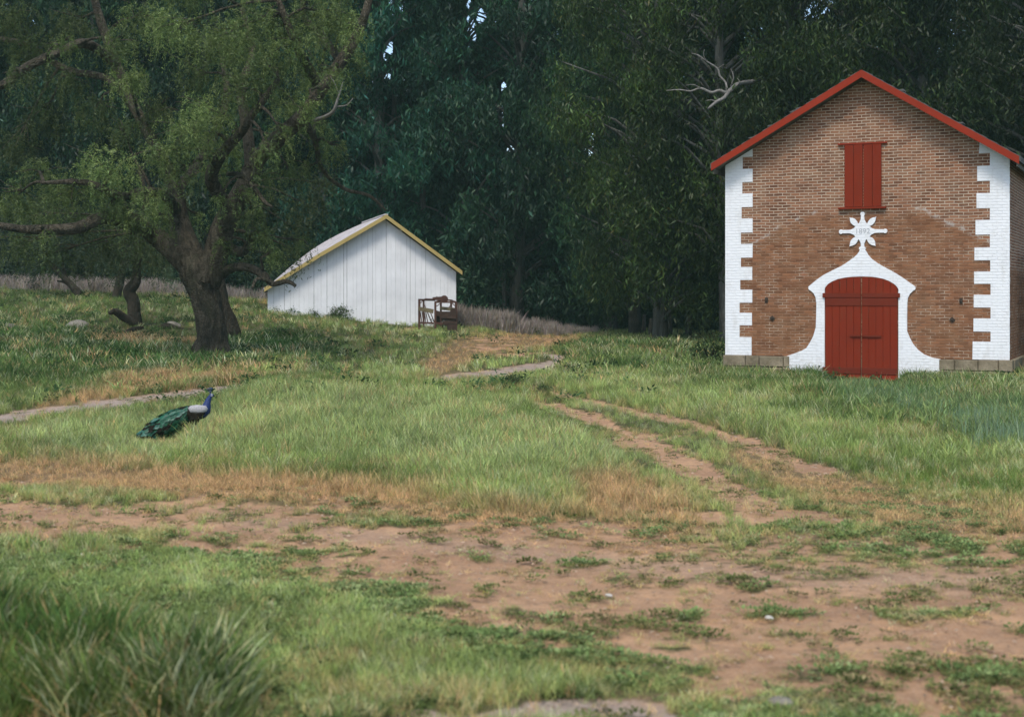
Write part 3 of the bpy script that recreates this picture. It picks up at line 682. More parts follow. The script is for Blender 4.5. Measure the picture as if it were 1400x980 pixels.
def carriage_house():
    pl = Plane(992,34.9,1380,32.1,-.45); F_ = pl.at
    root = tag(empty('brick_carriage_house', pl.root(), pl.rz),
        'two-storey red brick carriage house with white painted quoins, red arched doors and red roof trim', 'carriage house')
    FOOT.append((pl.o.x,pl.o.y,pl.rz,pl.w,9.0))
    w2 = pl.w/2; DEP = 9.0; OV = .36
    # gable geometry from the rake boards
    pk = F_(1178,96,OV); le = F_(973,224,OV); re = F_(1393.5,214,OV)
    xc = pk[0]; zp = pk[1]; sl = (zp-le[1])/(xc-le[0]); sr = (zp-re[1])/(re[0]-xc)
    zroof = lambda x: zp-(sl*(xc-x) if x < xc else sr*(x-xc))
    zst = F_(1100,487)[1]                       # top of the stone base
    T = .16                                     # roof thickness measured down
    wall = MB(); wall.prism([(-w2,zst),(w2,zst),(w2,zroof(w2)-T),(xc,zp-T),(-w2,zroof(-w2)-T)], 0, DEP)
    bx = F_(1190,289); b1 = F_(1045,310)
    slope = .52
    wm = mat_brick('old_brick', (bx[1], bx[1]+1.35*slope, F_(1182,300)[0], slope))
    wm2 = mat_brick('old_brick_side', (F_(1380,365)[1], 50, 0, 0), side=True)
    o = wall.build('wall', [wm, wm2], root)
    o.data.polygons.foreach_set('material_index', [1 if abs(p.normal.x) > .7 else 0 for p in o.data.polygons])
    # stone base: rough blocks either side of the door surround
    st = MB(); rs = random.Random(3)
    def course(x0,x1,z0,z1,y0):
        x = x0
        while x < x1-.05:
            ww = min(rs.uniform(.16,.62), x1-x); 
            if x1-(x+ww) < .15: ww = x1-x
            st.box(x+.008,x+ww-.008,y0-rs.uniform(0,.03),y0+.35,z0+.008,z1-.008+rs.uniform(-.01,.004)); x += ww
    dl = F_(1080,500)[0]; dr = F_(1284,500)[0]
    for (a,b) in ((-w2-.05,dl),(dr,w2+.08)):
        zz = [-.35, zst*rs.uniform(.30,.38), zst*rs.uniform(.60,.70), zst]
        for i in range(3): course(a,b,zz[i],zz[i+1],-.05)
    st.box(-w2-.02,w2+.03,.0,DEP,-.4,zst-.012)
    y = 0.0
    while y < DEP-.1:
        ww = rs.uniform(.4,.9); st.box(w2-.3,w2+.06+rs.uniform(0,.03),y+.01+.31,y+ww+.3,zst*.4,zst-.006); st.box(w2-.3,w2+.06+rs.uniform(0,.03),y+.31,y+ww+.3,-.3,zst*.4-.01); y += ww
    st.build('stone_base', M['stone'], root, bevel=.012)
    # quoins --------------------------------------------------
    def c1(cx_, cy_): return (960+cx_/2.13, 80+cy_/2.13)
    lef = [(287,322),(360,393),(433,466),(507,540),(580,607),(645,673),(711,740),(777,811)]
    inner = [(147,118),(147,117),(147,115),(147,113),(147,113),(146,111),(146,109),(145,109),(144,109)]
    pts = [(-w2-.006, zst+.002), (F_(*c1(144,863))[0], zst+.002)]
    for i in range(7,-1,-1):
        a, b = lef[i]; xl_ = inner[i+1][0]; xs = inner[i][1]
        z1 = F_(*c1(130,b))[1]; z0 = F_(*c1(130,a))[1]
        X1 = F_(*c1(xl_,b))[0]; X2 = F_(*c1(xs,b))[0]
        pts += [(X1,z1),(X2,z1),(X2,z0),(F_(*c1(inner[i][0],a))[0],z0)]
    xt = F_(*c1(147,260))[0]; pts += [(xt, zroof(xt)-T-.004), (-w2-.006, zroof(-w2)-T-.004)]
    q = MB(); q.prism(pts, -.010, .0+.002)
    q.box(-w2-.006,-w2+.002,.003,.012,zst+.002,zroof(-w2)-T-.01)
    q.build('quoin', M['white'], root)
    rig = [(276,313),(357,392),(436,470),(513,550),(588,620),(656,688),(725,757),(795,824)]
    inr = [(806,838),(801,838),(799,838),(796,838),(793,839),(792,840),(791,840),(790,840),(788,840)]
    pts = [(w2+.006, zst+.002), (F_(*c1(787,880))[0], zst+.002)]
    for i in range(7,-1,-1):
        a, b = rig[i]; xl_ = inr[i+1][0]; xs = inr[i][1]
        z1 = F_(*c1(820,b))[1]; z0 = F_(*c1(820,a))[1]
        pts += [(F_(*c1(xl_,b))[0],z1),(F_(*c1(xs,b))[0],z1),(F_(*c1(xs,a))[0],z0),(F_(*c1(inr[i][0],a))[0],z0)]
    xt = F_(*c1(808,250))[0]; pts += [(xt, zroof(xt)-T-.004), (w2+.006, zroof(w2)-T-.004)]
    q = MB(); q.prism(pts, -.010, .002)
    for i in range(24):    # ragged white edge returning round the corner
        z0 = zst+.01+i*(zroof(w2)-T-zst-.02)/24; q.box(w2-.002,w2+.006,.003,.02+.05*(i%2)+rs.uniform(0,.03),z0+.01,z0+.17)
    q.build('quoin', M['white'], root)
    # white door surround -------------------------------------
    def c2(cx_, cy_): return F_(1060+cx_/3.63, 260+cy_/3.63)
    zb = F_(1178,530)[1]-.2
    outer = [(57,960),(57,823),(90,812),(130,797),(155,783),(172,757),(190,722),(202,680),(204,620),(205,560),(201,532),(192,513),(178,500),(166,492),(165,479),(190,458),(215,438),(240,421),(285,398),(330,376),(362,355),(390,335),(408,318),(418,303)]
    neck = [(420,296),(416,292),(417,284),(424,280),(440,280),(448,284),(449,292),(446,297)]
    outr = [(452,303),(462,322),(480,342),(508,362),(540,381),(580,402),(620,426),(655,450),(690,475),(696,478),(696,492),(682,502),(668,516),(659,535),(656,560),(655,620),(655,700),(668,732),(686,765),(710,793),(738,814),(780,831),(820,838),(820,960)]
    inn = [(612,960),(612,492),(604,478),(590,465),(566,451),(540,441),(510,434),(480,430),(430,428),(380,430),(345,434),(310,442),(285,452),(262,466),(248,484),(246,492),(246,960)]
    op = [c2(*p) for p in outer+neck+outr+inn]
    q = MB(); q.prism(op, -.030, .002); q.build('door_surround', M['white'], root)
    # star ornament with the date -----------------------------
    ctr = c2(434,205); sc = 1/3.63/ (F/33.55)
    out = []
    def arm(ang, L, hw0, hw1, br, ball=True):
        ca, sa = math.cos(ang), math.sin(ang); o_ = []
        loc = [(44,-hw0),(60,-hw0*.55),(78,-hw1)]
        if ball:
            loc.append((L-br*1.0,-hw1)); loc += [(L+br*math.cos(t), br*math.sin(t)) for t in np.linspace(-2.5,2.5,11)]; loc.append((L-br*1.0,hw1))
        else: loc.append((L,-hw1)); loc.append((L,hw1))
        loc += [(78,hw1),(60,hw0*.55),(44,hw0)]
        return [(ca*x-sa*y, sa*x+ca*y) for x,y in loc]
    def petal(ang, L, wd):
        ca, sa = math.cos(ang), math.sin(ang)
        loc = [(42,-wd*.62),(56,-wd*.95),(70,-wd),(82,-wd*.68),(L*.94,-wd*.17),(L,0),(L*.94,wd*.17),(82,wd*.68),(70,wd),(56,wd*.95),(42,wd*.62)]
        return [(ca*x-sa*y, sa*x+ca*y) for x,y in loc]
    seq = [arm(0,110,16,8,11), petal(R(47),98,14), arm(R(90),86,16,8,11), petal(R(132),96,14), arm(R(180),106,16,8,11), petal(R(229),99,15), arm(R(270),86,15,9,9,False), petal(R(311),98,15)]
    for s_ in seq: out += s_
    q = MB(); q.prism([(ctr[0]+x*sc, ctr[1]+z*sc) for x,z in out], -.032, -.004); star = q.build('star_ornament', M['white'], root)
    cu = bpy.data.curves.new('date','FONT'); cu.body = '1892'; cu.size = 36*sc; cu.align_x = 'CENTER'; cu.align_y = 'CENTER'; cu.extrude = .002; cu.space_character = 1.05
    to = bpy.data.objects.new('date', cu); COL.objects.link(to); bpy.context.view_layer.update()
    dm = bpy.data.meshes.new_from_object(to.evaluated_get(bpy.context.evaluated_depsgraph_get())); bpy.data.objects.remove(to)
    dm.transform(Matrix.Translation((ctr[0],-.0345,ctr[1]))@Matrix.Rotation(R(90),4,'X')); dm.materials.clear(); dm.materials.append(M['digit'])
    do = bpy.data.objects.new('date_numerals', dm); COL.objects.link(do); do.parent = star; do['label'] = 'faded grey numerals reading 1892 on the white star'
    # doors ----------------------------------------------------
    xm = c2(429,500)[0]; xl_ = c2(250,600)[0]; xr_ = c2(608,600)[0]
    arch = sorted([c2(*p) for p in inn[1:-1]])
    def ztop(x):
        for a,b in zip(arch[:-1],arch[1:]):
            if a[0]-1e-6 <= x <= b[0]+1e-6: return a[1]+(b[1]-a[1])*(x-a[0])/(b[0]-a[0]+1e-9)
        return arch[0][1]
    for side in (0,1):
        a, b = (xl_, xm-.012) if side == 0 else (xm+.012, xr_)
        d = MB(); npl = 5; e = [a+(b-a)*i/npl for i in range(npl+1)]
        for i in range(npl):
            x0, x1 = e[i]+.006, e[i+1]-.006; ps = [(x0,zb+.28)]+[(x1,zb+.28)]
            for t in (1,.75,.5,.25,0): x = x0+(x1-x0)*t; ps.append((x, ztop(x)-.012))
            d.prism(ps, -.045-.006*rs.random(), -.012)
        d.box(a,b,-.030,-.008,zb+.28,ztop(a)-.05 if side==0 else ztop(b)-.05)
        leaf = d.build('door', M['redwood'], root)
        def ledge(y0,y1,x0,x1,t=.07):
            s_ = MB(); z1 = c2(430,y0)[1]; z0 = c2(430,y1)[1]; s_.box(x0,x1,-t,-.052,z0,z1); s_.build('hinge_board', M['strap'], leaf, bevel=.004)
        ledge(511,533,(c2(237,500)[0] if side==0 else a),(b if side==0 else c2(621,500)[0]))
        ledge(536,574,a,b,.062)
        ledge(880,912,(c2(237,500)[0] if side==0 else a),(b if side==0 else c2(606,500)[0]),.075)
        bt = MB(); bt.box(a+.01,b-.004,-.06,-.02,zb+.05,c2(430,914)[1]); bt.build('kick_board', M['redtrim'], leaf)
        hs = MB(); sx0, sx1 = (c2(373,0)[0], xm-.016) if side==0 else (xm+.016, c2(528,0)[0])
        hs.box(sx0,sx1,-.080,-.053,c2(430,728)[1],c2(430,718)[1]); hs.build('latch_bar', M['strap'], leaf, bevel=.003)
    # opening behind the leaves: dark gap
    # window shutters ------------------------------------------
    wx0 = F_(1155,240)[0]; wx1 = F_(1205.5,240)[0]; wm_ = F_(1180.5,240)[0]; wz0 = F_(1180,284)[1]; wz1 = F_(1180,197.5)[1]
    for a,b in ((wx0,wm_-.006),(wm_+.006,wx1)):
        d = MB(); e = [a,(a+b)/2,b]
        for i in range(2): d.box(e[i]+.004,e[i+1]-.004,-.05-.006*i,-.004,wz0+.02,wz1)
        d.build('window_shutter', M['redwood'], root, bevel=.004)
    q = MB(); q.box(F_(1146,196)[0],F_(1213,196)[0],-.062,.0,wz1+.004,wz1+.035); q.build('lintel', M['redtrim'], root)
    q = MB(); q.box(F_(1147,284)[0],F_(1212,284)[0],-.085,.0,wz0-.03,wz0+.012); q.build('sill', M['redwood'], root)
    # wall anchors
    for (x,y,s_) in ((1048,410,1),(1056,435,0),(1314,411,1),(1302,437,0)):
        c = F_(x,y); a = MB()
        if s_: a.box(c[0]-.035,c[0]+.035,-.02,.0,c[1]-.07,c[1]+.06)
        else: a.prism([(c[0]-.065,c[1]),(c[0],c[1]-.065),(c[0]+.065,c[1]),(c[0],c[1]+.065)],-.03,.0)
        a.tube([(c[0],-.03,c[1]),(c[0],-.055,c[1])],[.02,.018],6)
        a.build('anchor_plate', M['iron'], root)
    # roof ------------------------------------------------------
    rf = MB(); rl = le[0]; rr = re[0]
    def slab(x0,x1,y0,y1,up,dn,mi=0):
        z0 = zroof(x0); z1 = zroof(x1)
        rf.prism([(x0,z0-dn),(x1,z1-dn),(x1,z1+up),(x0,z0+up)],y0,y1,mi)
    nrow = 14
    for i in range(nrow):    # overlapping courses of shingles
        a = rl-.03+(xc-rl+.03)*i/nrow; b = rl-.03+(xc-rl+.03)*(i+1)/nrow; rf.prism([(a,zroof(a)-.10),(b,zroof(b)-.10),(b,zroof(b)+.005),(a,zroof(a)+.03)],-OV-.02,DEP+.3)
        a = rr+.03+(xc-rr-.03)*i/nrow; b = rr+.03+(xc-rr-.03)*(i+1)/nrow; rf.prism([(a,zroof(a)-.10),(b,zroof(b)-.10),(b,zroof(b)+.005),(a,zroof(a)+.03)],-OV-.02,DEP+.3)
    for k in range(9): # curled shingle ends along the rake
        x = rs.uniform(rl+.2,rr-.2); z = zroof(x); rf.prism([(x-.09,z+.0),(x+.09,z+.0),(x+.07,z+.03+rs.random()*.02),(x-.08,z+.025)],-OV-.03,-OV+.3)
    roof = rf.build('roof', M['shingle'], root)
    fb = MB(); FD = .175
    fb.prism([(rl,zroof(rl)-FD),(xc,zp-FD),(xc,zp-.0),(rl,zroof(rl)-.0)],-OV-.055,-OV-.022)
    fb.prism([(xc+.002,zp-FD),(rr,zroof(rr)-FD),(rr,zroof(rr)),(xc+.002,zp)],-OV-.055,-OV-.022)
    fb.build('fascia', M['redtrim'], roof)
    so = MB()
    so.prism([(rl+.02,zroof(rl)-.135),(xc,zp-.135),(xc,zp-.103),(rl+.02,zroof(rl)-.103)],-OV-.02,DEP+.25)
    so.prism([(xc,zp-.135),(rr-.02,zroof(rr)-.135),(rr-.02,zroof(rr)-.103),(xc,zp-.103)],-OV-.02,DEP+.25)
    for xx in (rl+.03, rr-.06): so.box(xx,xx+.03,-OV,DEP+.2,zroof(xx)-.26,zroof(xx)-.14)
    so.build('soffit', M['greywood'], roof)
    return pl
CH = carriage_house()

# weathered timber rack leaning by the side wall of the carriage house
def rack():
    c, s = math.cos(CH.rz), math.sin(CH.rz)
    def W_(lx,ly): return (CH.o.x+lx*c-ly*s, CH.o.y+lx*s+ly*c)
    x, y = W_(CH.w/2+.50, 1.9); g0 = gz(x,y)
    root = tag(empty('timber_corral_panel',(x,y,g0),CH.rz),'dark weathered timber rail panel standing at the right-hand side wall of the brick carriage house','fence')
    for i,(lx,ly) in enumerate(((-.02,0),(.9,-.1),(2.0,-.2),(.0,2.2))):
        m = MB(); m.box(lx-.08,lx+.08,ly-.08,ly+.08,-.3,3.0); m.build('post', M['greywood'], root, bevel=.01)
    for k in range(6):
        z = .25+k*.5; m = MB(); m.bar((-.2,-.11,z),(2.3,-.33,z+.03*(k%2)),.05,.17); m.build('rail', M['greywood'], root)
        m = MB(); m.bar((-.10,0,z+.12),(-.10,2.6,z+.1),.05,.17); m.build('rail', M['greywood'], root)
rack()

# ------------------------------------------------------------------ white barn
def barn():
    pl = Plane(366,56.4,624,58.2,.25); F_ = pl.at
    root = tag(empty('white_barn', pl.root(), pl.rz), 'small white board barn with a long pale roof and ochre yellow gable trim','barn')
    FOOT.append((pl.o.x,pl.o.y,pl.rz,pl.w,7.0))
    w2 = pl.w/2; OV = .35; DEP = 6.2
    pk = F_(528,294,OV); le = F_(361,394,OV); re = F_(632,371,OV)
    brk = F_(440,345,OV)   # the long side flattens towards its eave
    xc, zp = pk
    def zr(x):
        if x <= brk[0]: return le[1]+(brk[1]-le[1])*(x-le[0])/(brk[0]-le[0])
        if x <= xc: return brk[1]+(zp-brk[1])*(x-brk[0])/(xc-brk[0])
        return zp+(re[1]-zp)*(x-xc)/(re[0]-xc)
    T = .16
    wb = MB(); wb.prism([(-w2+.03,-1.4),(w2-.03,-1.4),(w2-.03,zr(w2)-T),(xc,zp-T),(brk[0],brk[1]-T),(-w2+.03,zr(-w2)-T)],.012,DEP)
    wb.build('wall', M['greywood'], root)
    rs = random.Random(12); bd = MB(); x = -w2
    while x < w2-.02:
        ww = rs.choice((.15,.19,.21,.24,.13)); x1 = min(x+ww,w2); gap = rs.choice((.004,.006,.009,.015))
        top = lambda q: zr(q)-T-.004
        ps = [(x,-1.35),(x1-gap,-1.35),(x1-gap,top(x1-gap))]
        for bx_ in (xc,brk[0]):
            if x < bx_ < x1-gap: ps.append((bx_, top(bx_)))
        ps.append((x,top(x))); bd.prism(ps, -.022-.008*rs.random(), .010); x = x1
    bd.build('wall_boards', M['barnwall'], root)
    tb = MB(); zt = F_(530,315)[1]; a = F_(513,315)[0]; b = F_(549,315)[0]; tb.box(a,b,-.045,-.031,zt-.02,zt+.02); tb.build('gable_batten', M['barnwall'], root)
    sb = MB(); # side boards
    y = .02
    while y < DEP-.05: sb.box(w2-.029,w2+.0,y,y+.27,-1.3,zr(w2)-T-.03); y += .28
    sb.build('side_boards', M['darkplank'], root)
    rf = MB()
    seg = [(le[0],brk[0]),(brk[0],xc),(xc,re[0])]
    nsl = 22
    for (a,b) in seg:
        for j in range(nsl):
            y0 = -OV+(DEP+OV+.3)*j/nsl; y1 = -OV+(DEP+OV+.3)*(j+1)/nsl-.006; e = rs.uniform(0,.012)
            yn = max(0,(y0+OV)/(DEP+OV)); ns = 6 if b <= xc else 1
            hp = lambda q: (.30*yn*math.sin(math.pi*min(1,max(0,(q-le[0])/(xc-le[0])))) if q < xc else 0)   # the old roof swells towards the back
            for i_ in range(ns):
                p, q = a+(b-a)*i_/ns, a+(b-a)*(i_+1)/ns
                rf.prism([(p,zr(p)-.05),(q,zr(q)-.05),(q,zr(q)+e+hp(q)),(p,zr(p)+e+hp(p))],y0,y1)
    def splay(o, yref=0.0):      # the back of the barn is narrower on its long side
        for v in o.data.vertices:
            if v.co.x < xc and v.co.y > yref: v.co.x += (v.co.y-yref)/(DEP)*.5*(xc-v.co.x)/(xc-le[0])
    roof = rf.build('roof', M['paleroof'], root)
    rr_ = MB(); rr_.bar((xc,-OV,zp+.02),(xc,DEP+.3,zp+.02),.16,.05); rr_.build('ridge_cap', M['paleroof'], roof)
    fa = MB(); D_ = .15
    for (a,b) in seg: fa.prism([(a,zr(a)-D_),(b-.001,zr(b)-D_),(b-.001,zr(b)+.018),(a,zr(a)+.018)],-OV-.04,-OV-.004)
    fa.build('fascia', M['yellow'], roof)
    so = MB()
    for (a,b) in seg: so.prism([(a,zr(a)-.10),(b,zr(b)-.10),(b,zr(b)-.055),(a,zr(a)-.055)],-OV+.002,DEP+.25)
    so.build('soffit', M['greywood'], roof)
    for i in range(5):   # rafter tails under the long eave
        q = MB(); yy = .3+i*1.4; q.bar((le[0]+.02,yy,zr(le[0])-.14),(le[0]+.8,yy,zr(le[0]+.8)-.14),.06,.10); q.build('rafter', M['greywood'], roof)
    for o in [c for c in root.children_recursive if c.name.split('.')[0] in ('wall','roof','soffit','rafter')]: splay(o)
    return pl
BN = barn()

# ------------------------------------------------------------------ rusty cattle squeeze chute
def chute():
    d0 = 54.5; s = d0/F
    def Q(px,py,dd=0): p = P(px,py,d0+dd); return p
    base = Vector(((598-CX)*s, d0, 0)); base.z = gz(base.x,base.y)
    root = tag(empty('cattle_chute', base), 'rusty iron and plank cattle chute against the right end of the white barn','cattle chute')
    def L_(px,py,dd=0): return Q(px,py,dd)-base
    def c8(cx_,cy_,dd=0): return L_(540+cx_/9.8, 380+cy_/9.8, dd)
    for (x,yt,yb,dd,w) in ((326,287,665,0,.055),(384,300,640,1.3,.045),(541,325,650,0,.05),(615,300,620,1.3,.05),(752,300,740,1.3,.05),(818,325,745,0,.06)):
        m = MB(); m.bar(c8(x,yt,dd),c8(x,yb+25,dd),w*1.6,w*1.6); m.build('post', M['rust'], root)
    for (a,b,w) in (((320,292,0),(530,297,.6),.07),((400,283,1.3),(770,300,1.3),.06),((530,325,0),(825,325,0),.06),((326,290,0),(384,300,1.3),.05),((541,322,0),(615,300,1.3),.05),((752,300,1.3),(818,325,0),.05),((320,600,0),(520,605,0),.07),((541,600,0),(818,640,0),.07),((820,650,0),(720,740,0),.04)):
        m = MB(); m.bar(c8(*a),c8(*b),w,w); m.build('frame_bar', M['rust'], root)
    for (a,b) in (((345,335,0),(375,300,0)),((378,320,0),(410,400,0)),((550,385,0),(608,340,0)),((770,335,0),(720,400,0)),((768,340,0),(815,385,0))):
        m = MB(); m.bar(c8(*a),c8(*b),.03,.03); m.build('brace', M['rust'], root)
    for (a,b) in (((340,460,0),(362,600,0)),((362,450,0),(385,610,0)),((395,460,0),(412,610,0)),((412,455,.0),(440,600,0)),((432,455,.2),(492,600,.2)),((440,470,.4),(500,610,.4)),((475,460,.2),(530,600,.2))):
        m = MB(); m.tube([c8(*a),c8(*b)],[.018,.018],6); m.build('squeeze_bar', M['rust'], root)
    for (a,b,w,mt) in (((312,410,-.05),(515,448,-.05),.16,'oldplank'),((610,405,1.25),(820,425,.0),.13,'oldplank'),((560,478,-.05),(825,478,-.05),.17,'darkplank'),((600,500,-.1),(820,512,-.1),.20,'darkplank'),((620,545,-.04),(822,560,-.04),.12,'darkplank'),((640,595,-.04),(822,600,-.04),.13,'darkplank'),((700,660,-.04),(822,660,-.04),.26,'darkplank'),((745,435,-.04),(822,440,-.04),.14,'darkplank'),((540,520,.0),(600,540,.4),.5,'darkplank')):
        m = MB(); A_=c8(*a); B_=c8(*b); m.bar(A_,B_,.04,w); m.build('plank', M[mt], root)
    # ratchet wheel and lever head on the top bar
    m = MB(); c = c8(660,285,.6)
    m.tube([c+Vector((0,-.05,0)),c+Vector((0,.05,0))],[.15,.15],14); m.tube([c+Vector((0,-.10,0)),c+Vector((0,-.05,0))],[.05,.05],8)
    m.build('ratchet_wheel', M['rust'], root)
    m = MB(); c = c8(560,280,.6); m.bar(c+Vector((-.16,0,0)),c+Vector((.2,0,.03)),.08,.12); m.bar(c+Vector((-.05,0,0)),c+Vector((.02,0,.09)),.05,.05); m.build('lever_head', M['rust'], root)
chute()

# ------------------------------------------------------------------ peacock
def peacock():
    d0 = 21.6; base = Vector(((238-CX)/F*d0, d0, 0)); base.z = gz(base.x, base.y)
    root = tag(empty('peacock', base), 'peacock with a folded green train standing in the grass, blue neck raised and facing right','peacock')
    def c4(cx_,cy_,dd=0): return P(170+cx_/9.333, 520+cy_/9.333, d0+dd)-base
    px1 = d0/F/9.333
    def loft(secs, n=18):      # (cx, cy, half-height, half-width, depth shift, roll) in survey units, heights across the path
        mb = MB(); C_ = [c4(s[0],s[1],s[4]) for s in secs]
        for i,s in enumerate(secs):
            d = (C_[min(i+1,len(C_)-1)]-C_[max(i-1,0)]).normalized(); side = Vector((0,1,0)); side = (side-d*side.dot(d)).normalized(); up = side.cross(d)*-1
            if up.z < 0: up = -up
            for k in range(n):
                t = 2*math.pi*k/n; mb.v.append(tuple(C_[i]+up*math.cos(t)*s[2]*px1+side*math.sin(t)*s[3]*px1))
        for i in range(len(secs)-1):
            for k in range(n): a = i*n+k; b = i*n+(k+1)%n; mb.f.append((a,b,b+n,a+n)); mb.m.append(0)
        mb.f.append(tuple(range(n))[::-1]); mb.m.append(0); b = (len(secs)-1)*n; mb.f.append(tuple(b+k for k in range(n))); mb.m.append(0)
        return mb
    def fm(name, c1_, c2_, sc=40, rough=.45, spec=.5, sheen=None):
        m, nt, out = newmat(name); g = N(nt); v = g.obj(); nz = g.noise(v,sc,4,.6)
        vo = g.n('ShaderNodeTexVoronoi'); g.L(v, vo.inputs['Vector']); vo.inputs['Scale'].default_value = sc*1.1
        c = g.mix(g.ramp(nz,.3,.7), c2_, c1_); c = g.mix(g.ramp(vo.outputs[0],.0,.6,.0,.5), c, tuple(x*.35 for x in c2_))
        g.bsdf(out, c, rough, g.bump(g.math('ADD',nz,vo.outputs[0]),.6,.006), spec); return m
    blue = fm('blue_plumage',(.006,.035,.20),(.004,.018,.09),60); dark = fm('dark_plumage',(.030,.024,.014),(.012,.010,.007),40,.8,.1)
    green = fm('green_plumage',(.008,.15,.060),(.003,.055,.025),35); pale = fm('barred_wing_plumage',(.66,.63,.63),(.40,.38,.38),70,.7,.2)
    teal = fm('teal_plumage',(.018,.17,.10),(.008,.08,.05),30); skin = simple('leg_skin',(.22,.18,.14),.6,.2,30,.001)
    white = simple('face_skin',(.75,.75,.75),.6,.1,40,.001)
    # body from rump to beak, one skin
    secs = [(700,440,40,40,0),(760,425,78,70,0),(840,418,96,92,0),(920,412,100,100,0),(1000,398,84,88,0),(1036,370,74,66,0),(1052,325,56,48,0),(1062,282,42,36,0),(1077,242,33,28,0),(1094,210,26,22,0),(1110,190,27,21,0),(1128,190,19,14,0),(1142,199,7,5,0),(1153,206,2,2,0)]
    b = loft(secs)
    # legs as part of the body
    def leg(x,dd):
        b.tube([c4(x,480,dd),c4(x-12,560,dd),c4(x+2,640,dd),c4(x+4,720,dd)],[.05,.022,.011,.010],8)
        for a in (-.5,0,.5): b.tube([c4(x+4,716,dd), c4(x+4,716,dd)+Vector((.07*math.cos(a),.07*math.sin(a),-.02))],[.009,.004],5)
        b.tube([c4(x+4,716,dd), c4(x+4,716,dd)+Vector((-.035,0,-.02))],[.008,.004],5)
    leg(870,-.05); leg(930,.07)
    body = b.build('body', [blue,dark,skin], root, smooth=True)
    zc = lambda p: p.center
    for p in body.data.polygons:
        cpx = p.center; x = cpx.x/px1; 
        lx = (cpx - c4(0,0)).x/px1; lz = -(cpx - c4(0,0)).z/px1
        p.material_index = 2 if lz > 560 else (1 if (lx < 1010 and lz > 330) else 0)
        if lx > 1137: p.material_index = 1
    # folded wing, pale barred over dark primaries
    for sgn in (-1,1):
        mb = loft([(815,352,10,8,sgn*.055),(850,366,44,22,sgn*.105),(920,364,52,24,sgn*.125),(1000,366,50,24,sgn*.11),(1045,362,34,22,sgn*.08),(1060,360,8,10,sgn*.06)]); w = mb.build('wing', pale, root, smooth=True)
        m2 = MB()
        for k in range(5): m2.tube([c4(1030-k*8,415+k*10,sgn*.11),c4(940,425+k*15,sgn*.13),c4(850-k*6,440+k*14,sgn*.11)],[.012,.022,.006],6)
        m2.build('flight_feathers', dark, w, smooth=True)
    # train: long body of coverts plus loose feather layers
    t = [(880,385,60,70,0),(820,405,84,84,0),(760,440,108,96,0),(680,485,128,108,0),(590,540,140,116,0),(490,592,132,120,0),(400,638,112,112,0),(310,686,74,90,0),(235,720,42,62,0),(190,735,18,34,0)]
    tr = loft(t,22).build('train', green, root, smooth=True)
    rs = random.Random(4); fb = MB(); C_ = [Vector(c4(s[0],s[1])) for s in t]
    for i in range(420):
        u = rs.random()**.9*(len(t)-2); k = int(u); f = u-k; c = C_[k].lerp(C_[k+1],f); d = (C_[k+1]-C_[k]).normalized()
        hh = (t[k][2]*(1-f)+t[k+1][2]*f)*px1; hw = (t[k][3]*(1-f)+t[k+1][3]*f)*px1; a = rs.uniform(0,6.283)
        side = Vector((0,1,0)); up = side.cross(d)*-1; up = up if up.z > 0 else -up
        nrm = (up*math.cos(a)*hw+side*math.sin(a)*hh).normalized(); p0 = c+up*math.cos(a)*hh*1.01+side*math.sin(a)*hw*1.01
        L = rs.uniform(.07,.17); wd = L*rs.uniform(.16,.26); tdir = (d*1.0+nrm*rs.uniform(.05,.28)+Vector((0,0,-.10))).normalized(); s_ = tdir.cross(nrm).normalized()*wd; lift = nrm*.006
        p1 = p0+tdir*L*.55+lift*1.5; p2 = p0+tdir*L
        fb.add([p0+lift, p1+s_, p2, p1-s_, p0-lift*.2, p2-nrm*.004], [(0,1,2,3),(4,1,2),(4,2,3)], rs.choice((0,0,1,2)))
    fb.build('train_feathers', [green,teal,dark], tr, recalc=False)
    # crest
    cr = MB(); h0 = c4(1100,172)
    for i in range(9):
        a = math.radians(100+ (i-4)*7); e = h0+Vector((math.cos(a)*.085,(i%3-1)*.012,math.sin(a)*.085)); cr.tube([h0,e],[.0022,.002],4); cr.tube([e-Vector((0,0,.006)),e,e+Vector((0,0,.010))],[.003,.009,.002],6)
    cr.build('crest', blue, root)
    for sgn in (-1,1):
        e = MB(); c = c4(1118,186,sgn*.037); 
        e.tube([c4(1104,178,sgn*.034),c4(1119,180,sgn*.036),c4(1132,186,sgn*.026)],[.003,.006,.002],6); e.tube([c4(1104,200,sgn*.034),c4(1117,201,sgn*.037),c4(1128,198,sgn*.028)],[.003,.006,.002],6)
        e.build('face_patch', white, root, smooth=True)
        e = MB(); c = c4(1117,190,sgn*.040); e.tube([c-Vector((0,.006,0)),c+Vector((0,.006,0))],[.006,.006],8); e.build('eye', M['iron'], root)
peacock()
# ------------------------------------------------------------------ pepper tree and its neighbours
def smooth_path(pts, rad, sub=4):
    out = []; ro = []
    n_ = len(pts)
    for i in range(n_-1):
        p0 = pts[max(i-1,0)]; p1 = pts[i]; p2 = pts[i+1]; p3 = pts[min(i+2,n_-1)]
        for k in range(sub):
            t = k/sub; out.append(.5*((2*p1)+(p2-p0)*t+(2*p0-5*p1+4*p2-p3)*t*t+(3*p1-p0-3*p2+p3)*t**3)); ro.append(rad[i]+(rad[i+1]-rad[i])*t)
    out.append(pts[-1]); ro.append(rad[-1]); return out, ro

